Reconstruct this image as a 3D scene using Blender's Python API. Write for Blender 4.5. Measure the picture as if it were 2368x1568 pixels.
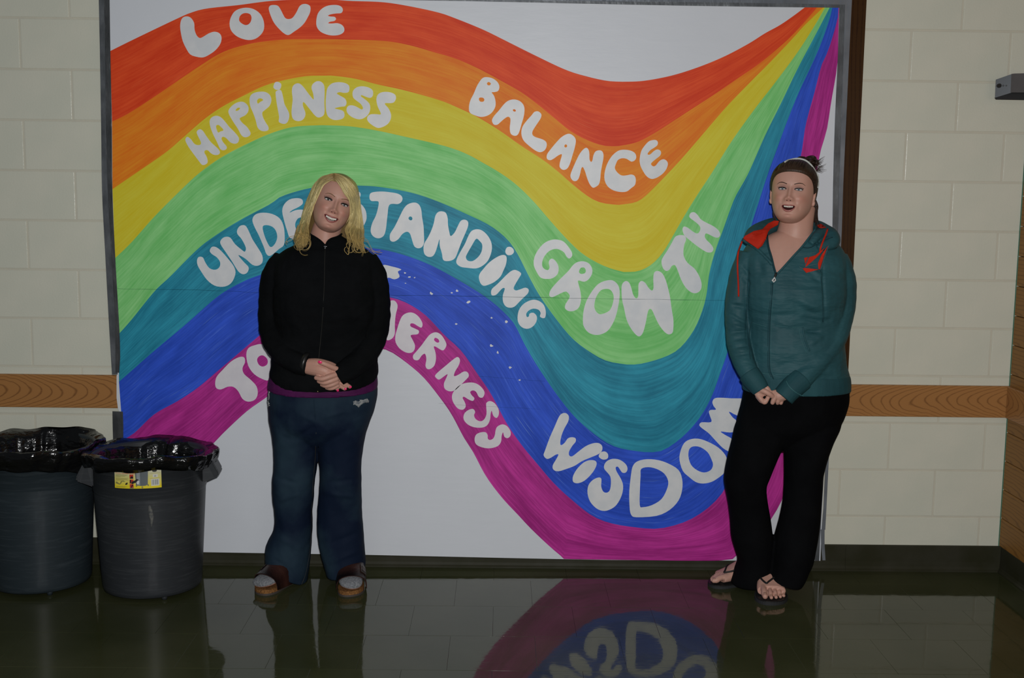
import bpy, bmesh, math, random
import numpy as np
from mathutils import Vector, Matrix
from mathutils.bvhtree import BVHTree
from mathutils.geometry import tessellate_polygon
random.seed(7); np.random.seed(7)
S = bpy.context.scene
for o in list(bpy.data.objects): bpy.data.objects.remove(o)
COL = S.collection

# ------------------------------------------------------------------ camera
FPX = 2686.58; CAM = np.array([-0.06388, -4.82998, 1.5986])
PITCH, YAW, ROLL = 0.1261, 0.01044, 0.012583
_cy, _sy, _cp, _sp = math.cos(YAW), math.sin(YAW), math.cos(PITCH), math.sin(PITCH)
FW = np.array([_sy*_cp, _cy*_cp, -_sp]); _R = np.array([_cy, -_sy, 0.0]); _U = np.cross(_R, FW)
RT = _R*math.cos(ROLL) + _U*math.sin(ROLL); UP = -_R*math.sin(ROLL) + _U*math.cos(ROLL)
cd = bpy.data.cameras.new('camera'); co = bpy.data.objects.new('camera', cd); COL.objects.link(co)
cd.sensor_width = 36; cd.lens = FPX/2368*36; cd.clip_end = 60; cd.clip_start = .05
co.matrix_world = Matrix([[RT[0], UP[0], -FW[0], CAM[0]], [RT[1], UP[1], -FW[1], CAM[1]], [RT[2], UP[2], -FW[2], CAM[2]], [0, 0, 0, 1]])
S.camera = co
# ------------------------------------------------------------------ light and exposure
w = bpy.data.worlds.new('World'); S.world = w; w.use_nodes = True
w.node_tree.nodes['Background'].inputs[0].default_value = (.80, .90, 1.0, 1)
w.node_tree.nodes['Background'].inputs[1].default_value = 0.05
S.view_settings.view_transform = 'Standard'; S.view_settings.look = 'None'
S.view_settings.exposure = 0.0; S.view_settings.gamma = 1.0; S.view_settings.use_curve_mapping = False
def area_light(name, loc, target, size, power, color):
    l = bpy.data.lights.new(name, 'AREA'); l.shape = 'RECTANGLE'; l.size, l.size_y = size; l.energy = power; l.color = color
    o = bpy.data.objects.new(name, l); COL.objects.link(o); o.location = loc
    o.rotation_euler = (Vector(target)-Vector(loc)).to_track_quat('-Z', 'Y').to_euler(); return o
# the camera's own flash head, just above and right of the lens
area_light('camera_flash', (CAM[0]+.05, CAM[1]-.02, CAM[2]+.13), (0, 0, 1.15), (.07, .045), 100, (1, .992, .985))
# dim overhead fill added for soft ambient light, unseen above the frame
area_light('overhead_fill', (-.6, -2.6, 2.95), (-.6, -2.2, 0), (2.6, .3), 5, (.92, .97, 1))

# ------------------------------------------------------------------ pixel -> world measuring helpers (photo pixels on real planes)
def ray(px, py):
    return FW + RT*((px-1184)/FPX) + UP*((784-py)/FPX)
def P(px, py, Y=0.0):
    d = ray(px, py); t = (Y-CAM[1])/d[1]; return CAM + d*t
def PF(px, py, z=0.0):
    d = ray(px, py); t = (z-CAM[2])/d[2]; return CAM + d*t
def PPM(Y): return FPX/((Y-CAM[1])*1.0)      # pixels per metre, roughly, at depth Y
def proj(v):
    d = np.asarray(v)-CAM; z = d@FW
    return np.stack([1184+FPX*(d@RT)/z, 784-FPX*(d@UP)/z], -1)

# ------------------------------------------------------------------ object helpers
def link(o, parent=None):
    COL.objects.link(o)
    if parent is not None: o.parent = parent
    return o
def tag(o, label=None, cat=None, group=None, kind=None):
    if label: o['label'] = label
    if cat: o['category'] = cat
    if group: o['group'] = group
    if kind: o['kind'] = kind
    return o
def empty(name, loc=(0, 0, 0)):
    o = bpy.data.objects.new(name, None); o.empty_display_size = .1; link(o); o['_base'] = 1
    o.location = loc; return o
def mk(name, verts, faces, mat=None, parent=None, smooth=False):
    me = bpy.data.meshes.new(name); me.from_pydata([tuple(v) for v in verts], [], faces); me.update()
    if mat: me.materials.append(mat)
    if smooth: me.polygons.foreach_set('use_smooth', [True]*len(me.polygons))
    o = bpy.data.objects.new(name, me); link(o, parent)
    if parent is not None and parent.type == 'EMPTY': o.matrix_parent_inverse = Matrix.Translation(-Vector(parent.location))
    return o
class MB:
    def __init__(s): s.v = []; s.f = []
    def add(s, v, f):
        n = len(s.v); s.v += [tuple(x) for x in v]; s.f += [tuple(i+n for i in q) for q in f]; return s
    def box(s, a, b, bev=0):
        x0, y0, z0 = a; x1, y1, z1 = b
        if bev <= 0:
            v = [(x0,y0,z0),(x1,y0,z0),(x1,y1,z0),(x0,y1,z0),(x0,y0,z1),(x1,y0,z1),(x1,y1,z1),(x0,y1,z1)]
            return s.add(v, [(0,3,2,1),(4,5,6,7),(0,1,5,4),(1,2,6,5),(2,3,7,6),(3,0,4,7)])
        bm = bmesh.new(); bmesh.ops.create_cube(bm, size=1)
        for q in bm.verts: q.co = Vector(((x0+x1)/2+q.co.x*(x1-x0), (y0+y1)/2+q.co.y*(y1-y0), (z0+z1)/2+q.co.z*(z1-z0)))
        bmesh.ops.bevel(bm, geom=bm.edges[:], offset=bev, segments=2, affect='EDGES', profile=.6)
        bm.verts.index_update(); s.add([q.co[:] for q in bm.verts], [[q.index for q in f.verts] for f in bm.faces]); bm.free(); return s
    def tube(s, pts, rad, n=10, flat=None, caps=True):
        pts = [np.array(p, float) for p in pts]; m = len(pts)
        if not hasattr(rad, '__len__'): rad = [rad]*m
        T = [pts[min(i+1, m-1)]-pts[max(i-1, 0)] for i in range(m)]; T = [t/(np.linalg.norm(t)+1e-9) for t in T]
        ref = np.array([0, 1.0, 0]) if abs(T[0][1]) < .9 else np.array([1.0, 0, 0])
        a = ref-T[0]*(ref@T[0]); a /= np.linalg.norm(a); base = len(s.v)
        for i in range(m):
            a = a-T[i]*(a@T[i]); a /= (np.linalg.norm(a)+1e-9); b = np.cross(T[i], a)
            fa = 1 if flat is None else flat
            for k in range(n):
                t = 2*math.pi*k/n; s.v.append(tuple(pts[i]+a*math.cos(t)*rad[i]*fa+b*math.sin(t)*rad[i]))
        for i in range(m-1):
            for k in range(n):
                p = base+i*n+k; q = base+i*n+(k+1) % n; s.f.append((p, q, q+n, p+n))
        if caps:
            s.f.append(tuple(base+k for k in range(n))[::-1]); s.f.append(tuple(base+(m-1)*n+k for k in range(n)))
        return s
    def ball(s, c, r, n=14, M=None):
        c = np.array(c, float); r = np.array(r if hasattr(r, '__len__') else (r, r, r), float); v = []; f = []
        m = n//2+1
        v.append((0, 0, 1))
        for i in range(1, m):
            a = math.pi*i/m
            for k in range(n): v.append((math.sin(a)*math.cos(2*math.pi*k/n), math.sin(a)*math.sin(2*math.pi*k/n), math.cos(a)))
        v.append((0, 0, -1)); v = np.array(v)*r
        if M is not None: v = v@np.array(M).T
        v = v+c
        for k in range(n): f.append((0, 1+k, 1+(k+1) % n))
        for i in range(m-2):
            for k in range(n): a0 = 1+i*n+k; b0 = 1+i*n+(k+1) % n; f.append((a0, a0+n, b0+n, b0))
        L = len(v)-1
        for k in range(n): f.append((L, 1+(m-2)*n+(k+1) % n, 1+(m-2)*n+k))
        return s.add(v, f)
    def build(s, name, mat, parent=None, smooth=False): return mk(name, s.v, s.f, mat, parent, smooth)
def rings(mb, secs, n=36):
    """loft of horizontal rings: each (centre, halfwidth vec, halfdepth vec, exponent, front sag)"""
    base = len(mb.v)
    for c, wv, dv, e, sag in secs:
        for k in range(n):
            t = 2*math.pi*k/n; cx, sx = math.cos(t), math.sin(t)
            p = np.array(c)+np.array(wv)*math.copysign(abs(cx)**(2/e), cx)+np.array(dv)*math.copysign(abs(sx)**(2/e), sx)
            p[2] += -sag*max(sx, -.25)
            mb.v.append(tuple(p))
    m = len(secs)
    for i in range(m-1):
        for k in range(n):
            p = base+i*n+k; q = base+i*n+(k+1) % n; mb.f.append((p, q, q+n, p+n))
    mb.f.append(tuple(base+k for k in range(n))[::-1]); mb.f.append(tuple(base+(m-1)*n+k for k in range(n)))
    return mb
def interp(secs, sub=4):
    """catmull-rom refine rows of numbers"""
    A = np.array(secs, float); out = []
    for i in range(len(A)-1):
        p0 = A[max(i-1, 0)]; p1 = A[i]; p2 = A[i+1]; p3 = A[min(i+2, len(A)-1)]
        for k in range(sub):
            t = k/sub; out.append(.5*((2*p1)+(-p0+p2)*t+(2*p0-5*p1+4*p2-p3)*t*t+(-p0+3*p1-3*p2+p3)*t**3))
    out.append(A[-1]); return np.array(out)
def pxloft(mb, rows, shrink=0, e=2.3, n=40, sub=3):
    """rows (xl, xr, py, Yc, halfdepth, sag)"""
    secs = []
    for r in interp(rows, sub):
        xl, xr, py, Y, hd, sag = r
        a = P(xl, py, Y); b = P(xr, py, Y); c = (a+b)/2; wv = (b-a)/2
        l = np.linalg.norm(wv); wv = wv/l*max(l-shrink, .01)
        secs.append((c, wv, (0, -max(hd-shrink, .01), 0), e, sag))
    return rings(mb, secs, n)
def pxtube(mb, rows, n=16, shrink=0, sub=4, flat=None):
    """rows (px, py, Y, radius m)"""
    R = interp(rows, sub); return mb.tube([P(r[0], r[1], r[2]) for r in R], [max(r[3]-shrink, .002) for r in R], n, flat)
def remesh(name, mb, voxel, mat, parent=None, smooth=2, fac=.5):
    o = mk('tmp', mb.v, mb.f); m = o.modifiers.new('r', 'REMESH'); m.mode = 'VOXEL'; m.voxel_size = voxel; m.adaptivity = 0
    if smooth:
        q = o.modifiers.new('s', 'SMOOTH'); q.iterations = smooth; q.factor = fac
    dg = bpy.context.evaluated_depsgraph_get(); me = bpy.data.meshes.new_from_object(o.evaluated_get(dg)); bpy.data.objects.remove(o)
    me.name = name; me.materials.clear()
    if mat: me.materials.append(mat)
    me.polygons.foreach_set('use_smooth', [True]*len(me.polygons))
    r = bpy.data.objects.new(name, me); link(r, parent)
    if parent is not None and parent.type == 'EMPTY': r.matrix_parent_inverse = Matrix.Translation(-Vector(parent.location))
    return r
def co_of(me):
    a = np.empty(len(me.vertices)*3); me.vertices.foreach_get('co', a); return a.reshape(-1, 3)
def set_co(me, a): me.vertices.foreach_set('co', a.ravel()); me.update()
def noise3(p, sc, seed=0):
    """cheap smooth noise from sines"""
    r = np.random.RandomState(seed); q = np.zeros(len(p))
    for i in range(6):
        k = r.normal(size=3)*sc*(1+.35*i); q += np.sin(p@k+r.rand()*6.28)/(1+.5*i)
    return q/2.6
def inpoly(pts, poly):
    x, y = pts[:, 0], pts[:, 1]; r = np.zeros(len(pts), bool); n = len(poly)
    for i in range(n):
        x0, y0 = poly[i]; x1, y1 = poly[(i+1) % n]
        c = ((y0 > y) != (y1 > y)) & (x < (x1-x0)*(y-y0)/((y1-y0)+1e-12)+x0); r ^= c
    return r
def cut(o, poly, Ymax, zmin=None):
    """open a garment: drop its front faces inside a measured outline"""
    me = o.data; a = co_of(me); q = proj(a); ins = inpoly(q, poly) & (a[:, 1] < Ymax)
    bm = bmesh.new(); bm.from_mesh(me); bm.faces.ensure_lookup_table()
    kill = [f for f in bm.faces if all(ins[v.index] for v in f.verts)]
    bmesh.ops.delete(bm, geom=kill, context='FACES')
    loose = [v for v in bm.verts if not v.link_faces]; bmesh.ops.delete(bm, geom=loose, context='VERTS')
    segs = [(np.array(poly[i], float), np.array(poly[(i+1) % len(poly)], float)) for i in range(len(poly))]
    for v in bm.verts:      # pull the ragged edge onto the measured outline
        if not v.is_boundary: continue
        p = proj(np.array(v.co)); best = None
        for a0, b0 in segs:
            t = min(max((p-a0)@(b0-a0)/((b0-a0)@(b0-a0)+1e-9), 0), 1); c = a0+(b0-a0)*t; dd = np.linalg.norm(p-c)
            if best is None or dd < best[0]: best = (dd, c)
        if best[0] < 5: k = FPX/((np.array(v.co)-CAM)@FW); e = best[1]-p; v.co = Vector(np.array(v.co)+RT*e[0]/k-UP*e[1]/k)
    bm.to_mesh(me); bm.free()
def bvh_of(*objs):
    v = []; f = []
    for o in objs:
        n = len(v); v += [tuple(x.co) for x in o.data.vertices]; f += [tuple(i+n for i in p.vertices) for p in o.data.polygons]
    return BVHTree.FromPolygons(v, f)
def hit(bv, px, py, off=0.0, dY=-.3):
    d = ray(px, py); d = d/np.linalg.norm(d)
    h = bv.ray_cast(Vector(CAM), Vector(d)) if bv else (None,)*4
    if h[0] is None: return P(px, py, dY)
    n = np.array(h[1]); n = n if n@d < 0 else -n
    return np.array(h[0])+n*off
def pull_in(poly, c, k):
    return [((x-c[0])*k+c[0], (y-c[1])*k+c[1]) for x, y in poly]
def drape(name, bv, poly, off, mat, parent, dY=-.3, step=3.0, thick=.0015, relax=0):
    """a cloth / print piece laid on the surface it belongs to"""
    tris = tessellate_polygon([[Vector((x, y, 0)) for x, y in poly]])
    bm = bmesh.new(); vs = [bm.verts.new((x, y, 0)) for x, y in poly]
    for t in tris:
        try: bm.faces.new([vs[i] for i in t])
        except ValueError: pass
    for _ in range(5):
        e = [x for x in bm.edges if x.calc_length() > step*1.6]
        if not e: break
        bmesh.ops.subdivide_edges(bm, edges=e, cuts=1); bmesh.ops.triangulate(bm, faces=bm.faces[:])
    bm.verts.index_update()
    pv = [(v.co.x, v.co.y) for v in bm.verts]; F = [[v.index for v in f.verts] for f in bm.faces]
    bd = [(e.verts[0].index, e.verts[1].index) for e in bm.edges if len(e.link_faces) == 1]; bm.free()
    top = [hit(bv, x, y, off, dY) for x, y in pv]
    if relax:      # stretch it smoothly over hollows, never below the surface it lies on
        dep = np.array([(t-CAM)@FW for t in top]); lim = dep.copy(); nb = [set() for _ in top]
        for f in F:
            for i in f: nb[i] |= set(f)-{i}
        nb = [list(x) for x in nb]
        for _ in range(relax): dep = np.minimum(lim, np.array([dep[x].mean() for x in nb]))
        top = [CAM+ray(x, y)*dd for (x, y), dd in zip(pv, dep)]
    low = [t+np.array([0, thick, 0]) for t in top]; n = len(top)
    F2 = []
    for f in F:
        a, b, c = [top[i] for i in f]; nn = np.cross(b-a, c-a)
        f = f if nn[1] < 0 else f[::-1]; F2.append(f)
    back = [[i+n for i in f][::-1] for f in F2]
    return mk(name, top+low, F2+back+[(a, b, b+n, a+n) for a, b in bd], mat, parent, True)
def drapetube(name, bv, path, r, off, mat, parent, dY=-.3, n=8, sub=4, flat=None):
    q = interp(path, sub) if len(path) > 2 else np.array([np.array(path[0])*(1-t)+np.array(path[1])*t for t in np.linspace(0, 1, 8)])
    pts = [hit(bv, x, y, off, dY) for x, y in q]
    for _ in range(2): pts = [pts[0]]+[(pts[i-1]+2*pts[i]+pts[i+1])/4 for i in range(1, len(pts)-1)]+[pts[-1]]
    return MB().tube(pts, r, n, flat).build(name, mat, parent, True)

# ------------------------------------------------------------------ materials
def srgb(r, g, b):
    f = lambda c: c/255/12.92 if c/255 <= .04045 else ((c/255+.055)/1.055)**2.4
    return (f(r), f(g), f(b), 1)
def base_mat(name, color, rough=.6, spec=.5, metal=0.0):
    m = bpy.data.materials.new(name); m.use_nodes = True; nt = m.node_tree; b = nt.nodes['Principled BSDF']
    b.inputs['Base Color'].default_value = tuple(color)[:3]+(1,); b.inputs['Roughness'].default_value = rough
    b.inputs['Specular IOR Level'].default_value = spec; b.inputs['Metallic'].default_value = metal
    return m, nt, b
def N(nt, t, **k):
    n = nt.nodes.new(t)
    for a, v in k.items():
        if hasattr(n, a): setattr(n, a, v)
        else: n.inputs[a.replace('_', ' ')].default_value = v
    return n
def noisy(name, c1, c2, scale=8, detail=4, stretch=(1, 1, 1), rough=.6, spec=.5, bump=0, bscale=None, bstretch=None, metal=0.0, coords='Object', ramp=(.35, .65), dist=.01, uv=False):
    m, nt, b = base_mat(name, c1, rough, spec, metal)
    tc = N(nt, 'ShaderNodeTexCoord'); mp = N(nt, 'ShaderNodeMapping'); mp.inputs['Scale'].default_value = stretch
    nt.links.new(tc.outputs['UV' if uv else coords], mp.inputs[0])
    nz = N(nt, 'ShaderNodeTexNoise'); nz.inputs['Scale'].default_value = scale; nz.inputs['Detail'].default_value = detail
    nt.links.new(mp.outputs[0], nz.inputs['Vector'])
    rp = N(nt, 'ShaderNodeValToRGB'); rp.color_ramp.elements[0].position = ramp[0]; rp.color_ramp.elements[1].position = ramp[1]
    rp.color_ramp.elements[0].color = tuple(c1)[:3]+(1,); rp.color_ramp.elements[1].color = tuple(c2)[:3]+(1,)
    nt.links.new(nz.outputs[0], rp.inputs[0]); nt.links.new(rp.outputs[0], b.inputs['Base Color'])
    if bump:
        n2 = N(nt, 'ShaderNodeTexNoise'); n2.inputs['Scale'].default_value = bscale or scale; n2.inputs['Detail'].default_value = 3
        mp2 = N(nt, 'ShaderNodeMapping'); mp2.inputs['Scale'].default_value = bstretch or stretch
        nt.links.new(tc.outputs['UV' if uv else coords], mp2.inputs[0]); nt.links.new(mp2.outputs[0], n2.inputs['Vector'])
        bp = N(nt, 'ShaderNodeBump'); bp.inputs['Strength'].default_value = bump; bp.inputs['Distance'].default_value = dist
        nt.links.new(n2.outputs[0], bp.inputs['Height']); nt.links.new(bp.outputs[0], b.inputs['Normal'])
    return m
def wood(name, c1, c2, scale, stretch, rough=.35, dist=6):
    m, nt, b = base_mat(name, c1, rough, .4)
    tc = N(nt, 'ShaderNodeTexCoord'); mp = N(nt, 'ShaderNodeMapping'); mp.inputs['Scale'].default_value = stretch
    nt.links.new(tc.outputs['Object'], mp.inputs[0])
    wv = N(nt, 'ShaderNodeTexWave'); wv.wave_type = 'RINGS'; wv.rings_direction = 'SPHERICAL'
    wv.inputs['Scale'].default_value = scale; wv.inputs['Distortion'].default_value = dist; wv.inputs['Detail'].default_value = 3; wv.inputs['Detail Scale'].default_value = 1.2
    nt.links.new(mp.outputs[0], wv.inputs[0])
    nz = N(nt, 'ShaderNodeTexNoise'); nz.inputs['Scale'].default_value = 60; mp3 = N(nt, 'ShaderNodeMapping'); mp3.inputs['Scale'].default_value = (.05, .3, 1.5)
    nt.links.new(tc.outputs['Object'], mp3.inputs[0]); nt.links.new(mp3.outputs[0], nz.inputs['Vector'])
    mx = N(nt, 'ShaderNodeMath', operation='MULTIPLY_ADD'); nt.links.new(nz.outputs[0], mx.inputs[0]); mx.inputs[1].default_value = .5; nt.links.new(wv.outputs['Fac'], mx.inputs[2])
    rp = N(nt, 'ShaderNodeValToRGB'); rp.color_ramp.elements[0].position = .25; rp.color_ramp.elements[1].position = 1.0
    rp.color_ramp.elements[0].color = tuple(c2)[:3]+(1,); rp.color_ramp.elements[1].color = tuple(c1)[:3]+(1,)
    e = rp.color_ramp.elements.new(.55); e.color = tuple(c1)[:3]+(1,)
    nt.links.new(mx.outputs[0], rp.inputs[0]); nt.links.new(rp.outputs[0], b.inputs['Base Color'])
    return m
# ================================================================== SETTING
WALLC = (.755, .75, .63)
m_block = noisy('painted_block', WALLC, (.71, .72, .605), 5, 3, rough=.28, spec=.45, bump=.35, bscale=130, dist=.0016)
m_mortar = noisy('painted_mortar', (.69, .665, .55), (.65, .63, .52), 9, 3, rough=.3, spec=.45, bump=.3, bscale=60, dist=.002)
def oak(name, c1, c2, K, sp, zc):
    m, nt, b = base_mat(name, c1, .38, .35)
    g = N(nt, 'ShaderNodeNewGeometry'); s = N(nt, 'ShaderNodeSeparateXYZ'); nt.links.new(g.outputs['Position'], s.inputs[0])
    def M(op, a, b_=None, c=None):
        n = N(nt, 'ShaderNodeMath', operation=op)
        for i, v in enumerate((a, b_, c)):
            if v is None: continue
            if isinstance(v, (int, float)): n.inputs[i].default_value = v
            else: nt.links.new(v, n.inputs[i])
        return n.outputs[0]
    nz = N(nt, 'ShaderNodeTexNoise'); nz.inputs['Scale'].default_value = 5; nz.inputs['Detail'].default_value = 3; nt.links.new(g.outputs['Position'], nz.inputs['Vector'])
    dz = M('SUBTRACT', s.outputs['Z'], zc); dz = M('ADD', dz, M('MULTIPLY', M('SUBTRACT', nz.outputs[0], .5), .05)); along = M('ADD', s.outputs['X'], s.outputs['Y'])
    f = M('ADD', M('MULTIPLY', M('MULTIPLY', dz, dz), K), along); f = M('ADD', f, M('MULTIPLY', nz.outputs[0], .10)); w_ = M('ABSOLUTE', M('SINE', M('MULTIPLY', f, 3.1416/sp)))
    mp = N(nt, 'ShaderNodeMapping'); mp.inputs['Scale'].default_value = (6, 6, 160); nt.links.new(g.outputs['Position'], mp.inputs[0]); n2 = N(nt, 'ShaderNodeTexNoise'); n2.inputs['Scale'].default_value = 1.5; nt.links.new(mp.outputs[0], n2.inputs['Vector'])
    v = M('MULTIPLY_ADD', n2.outputs[0], .35, w_); rp = N(nt, 'ShaderNodeValToRGB'); rp.color_ramp.elements[0].position = .12; rp.color_ramp.elements[1].position = .62
    rp.color_ramp.elements[0].color = tuple(c2)+(1,); rp.color_ramp.elements[1].color = tuple(c1)+(1,); nt.links.new(v, rp.inputs[0]); nt.links.new(rp.outputs[0], b.inputs['Base Color']); return m
m_oak = oak('oak_rail_right', (.42, .195, .062), (.22, .092, .028), -32, .045, .742)
m_oakl = oak('oak_rail_left', (.42, .195, .062), (.20, .082, .025), 34, .05, .746)
m_dark = wood('dark_frame_wood', (.050, .021, .006), (.032, .012, .004), 3, (6, 3, .7), .22, 5)
m_plank = wood('stained_plank', (.30, .135, .024), (.21, .090, .015), 4, (3, .8, 5), .55, 6)
m_base = noisy('vinyl_baseboard', (.028, .028, .014), (.040, .039, .026), 7, 5, rough=.5, spec=.16, bump=.25, bscale=20, dist=.004)
m_green = base_mat('green_paint', (.03, .16, .09), .5)[0]
m_under = base_mat('floor_bed', (.012, .012, .008), .6)[0]

RX = 2.105
wall = MB().box((-3.3, .0025, 0), (RX+.1, .14, 3.1)).build('wall_back', m_mortar); tag(wall, kind='structure')
CH, CL, G = .2032, .4064, .008
_bm = {}
def block(x0, x1, z0, z1, rz):
    w_ = round(x1-x0, 4); h_ = round(z1-z0, 4)
    if (w_, h_) not in _bm:
        mb = MB().box((G/2, 0, G/2), (w_-G/2, .03, h_-G/2), .0022); o = mb.build('block', m_block, None)
        _bm[(w_, h_)] = o.data; bpy.data.objects.remove(o)
    o = bpy.data.objects.new('block', _bm[(w_, h_)]); link(o, wall)
    o.location = (x0, random.uniform(-.0006, .0006), z0); return o
ZL = .0353
for (xa, xb, x0) in ((-3.3, -1.40, -2.0185), (1.18, RX, 1.5971)):
    for c in range(-1, 15):
        off = 0 if c % 2 == 0 else CH
        k = math.floor((xa-x0-off)/CL)-1
        while True:
            a = x0+off+k*CL; b = a+CL; k += 1
            if a >= xb: break
            if b <= xa: continue
            a2 = max(a, xa); b2 = min(b, xb)
            if b2-a2 < .02: continue
            z0 = ZL+c*CH; block(a2, b2, max(z0, .0), min(z0+CH, 3.1), 0)
for c in range(10, 15):      # courses above the banner
    x = -1.40; off = 0 if c % 2 == 0 else CH
    k = math.floor((x+2.0185-off)/CL)
    while True:
        a = -2.0185+off+k*CL; b = a+CL; k += 1
        if a >= 1.18: break
        a2 = max(a, -1.40); b2 = min(b, 1.18)
        if b2-a2 > .02: block(a2, b2, ZL+c*CH, min(ZL+(c+1)*CH, 3.1), 0)
# floor
m_tile, nt, b = base_mat('waxed_tile', (.03, .03, .016), .07, .31)
tc = N(nt, 'ShaderNodeTexCoord'); g = N(nt, 'ShaderNodeNewGeometry')
nz = N(nt, 'ShaderNodeTexNoise'); nz.inputs['Scale'].default_value = 2.2; nz.inputs['Detail'].default_value = 6; nt.links.new(g.outputs['Position'], nz.inputs['Vector'])
rp = N(nt, 'ShaderNodeValToRGB'); rp.color_ramp.elements[0].color = (.040, .046, .018, 1); rp.color_ramp.elements[1].color = (.066, .070, .034, 1); rp.color_ramp.elements[0].position = .35; rp.color_ramp.elements[1].position = .7
nt.links.new(nz.outputs[0], rp.inputs[0]); nt.links.new(rp.outputs[0], b.inputs['Base Color'])
mp = N(nt, 'ShaderNodeMapping'); mp.inputs['Scale'].default_value = (7, 38, 1); mp.inputs['Rotation'].default_value = (0, 0, .35); nt.links.new(g.outputs['Position'], mp.inputs[0])
n3 = N(nt, 'ShaderNodeTexNoise'); n3.inputs['Scale'].default_value = 3; n3.inputs['Detail'].default_value = 8; nt.links.new(mp.outputs[0], n3.inputs['Vector'])
rr = N(nt, 'ShaderNodeMapRange'); rr.inputs['From Min'].default_value = .45; rr.inputs['From Max'].default_value = .8; rr.inputs['To Min'].default_value = .035; rr.inputs['To Max'].default_value = .16
nt.links.new(n3.outputs[0], rr.inputs[0]); nt.links.new(rr.outputs[0], b.inputs['Roughness'])
n4 = N(nt, 'ShaderNodeTexNoise'); n4.inputs['Scale'].default_value = 14; n4.inputs['Detail'].default_value = 2; nt.links.new(g.outputs['Position'], n4.inputs['Vector'])
bp = N(nt, 'ShaderNodeBump'); bp.inputs['Strength'].default_value = .05; bp.inputs['Distance'].default_value = .004; nt.links.new(n4.outputs[0], bp.inputs['Height']); nt.links.new(bp.outputs[0], b.inputs['Normal'])
floor = MB().box((-3.3, -5.6, -.1), (RX+.1, .14, -.0035)).build('floor', m_under); tag(floor, kind='structure')
T = .3048; tme = None
for j in range(-8, 3):
    for i in range(-9, 11):
        y0 = -.7892+j*T; x0 = -.8402+i*T+(0 if j % 2 else T/2)
        if x0+T < -2.9 or x0 > RX or y0 > 0: continue
        if x0 < RX < x0+T or y0+T > .0:
            xe = min(x0+T, RX); ye = min(y0+T, 0)
            if xe-x0 < .01 or ye-y0 < .01: continue
            o = MB().box((.0003-T/2, .0003-T/2, -.003), (xe-x0-.0005-T/2, ye-y0-.0005-T/2, 0), 0).build('tile', m_tile, floor)
        else:
            if tme is None:
                o = MB().box((.0003-T/2, .0003-T/2, -.003), (T/2-.0003, T/2-.0003, 0), .0004).build('tile', m_tile, None); tme = o.data; bpy.data.objects.remove(o)
            o = bpy.data.objects.new('tile', tme); link(o, floor)
        o.location = (x0+T/2, y0+T/2, random.uniform(-.0002, .0001)); o.rotation_euler = (random.gauss(0, .0006), random.gauss(0, .0006), 0)
# right wall of boards
wr = MB().box((RX, -5.6, 0), (RX+.1, 0, 3.1)).build('wall_right', m_under); tag(wr, kind='structure')
PH = .1245; z = .113
pm = None
while z < 3.05:
    if pm is None:
        o = MB().box((-.012, -3.0, .0012), (0, -.003, PH-.0012), .003).build('plank', m_plank, None); pm = o.data; bpy.data.objects.remove(o)
    o = bpy.data.objects.new('plank', pm); link(o, wr); o.location = (RX-.0005, 0, z); z += PH
pl = MB().box((RX-.015, -.004, .113), (RX-.0125, -.0005, 3.05)).build('paint_line', m_green, wr)
rl = MB().box((RX-.030, -3.0, .676), (RX-.0125, -.02, .811), .003).build('trim_1', m_oak); tag(rl, 'oak chair rail running along the plank side wall', kind='structure')
tr = MB().box((-3.2, -.017, .6765), (-1.1, 0-.0008, .8165), .003).build('trim_2', m_oakl); tag(tr, 'oak chair rail left of the painted banner', kind='structure')
tr = MB().box((1.0, -.017, .676), (RX-.0005, -.0008, .811), .003).build('trim_3', m_oak); tag(tr, 'oak chair rail right of the painted banner', kind='structure')
xa = P(1960, 400, -.02)[0]; xb = P(1989, 400, -.02)[0]
a = P(1938, 300, -.02)[0]; bb = P(1990, 300, -.02)[0]
tr = MB().box((a-.03, -.019, .813), (bb, -.0008, 3.1), .003).build('trim_4', m_dark); tag(tr, 'dark brown wooden frame upright at the right edge of the painted banner', kind='structure')
def baseboard(name, x0, x1, y=0.0):
    prof = [(0, 0), (-.017, 0), (-.0165, .004), (-.011, .010), (-.006, .020), (-.0045, .04), (-.0045, .108), (-.003, .112), (0, .113)]
    v = []; f = []; n = len(prof)
    for x in (x0, x1): v += [(x, y-.0012+p[0], p[1]) for p in prof]
    for i in range(n): j = (i+1) % n; f.append((i, j, j+n, i+n))
    f += [tuple(range(n))[::-1], tuple(range(n, 2*n))]
    return v, f
bbj = P(1955, 1285, -.005)[0]
v, f = baseboard('', -3.2, bbj-.0004); o = mk('baseboard_back', v, f, m_base); tag(o, kind='structure')
v, f = baseboard('', bbj+.0004, RX-.0); mk('baseboard_strip', v, f, m_base, o)
v, f = baseboard('', -3.0, -.0); v = [(RX-.0005+q[1]+.0012, q[0], q[2]) for q in v]
o = mk('baseboard_right', v, [x[::-1] for x in f], m_base); tag(o, kind='structure')
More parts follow.
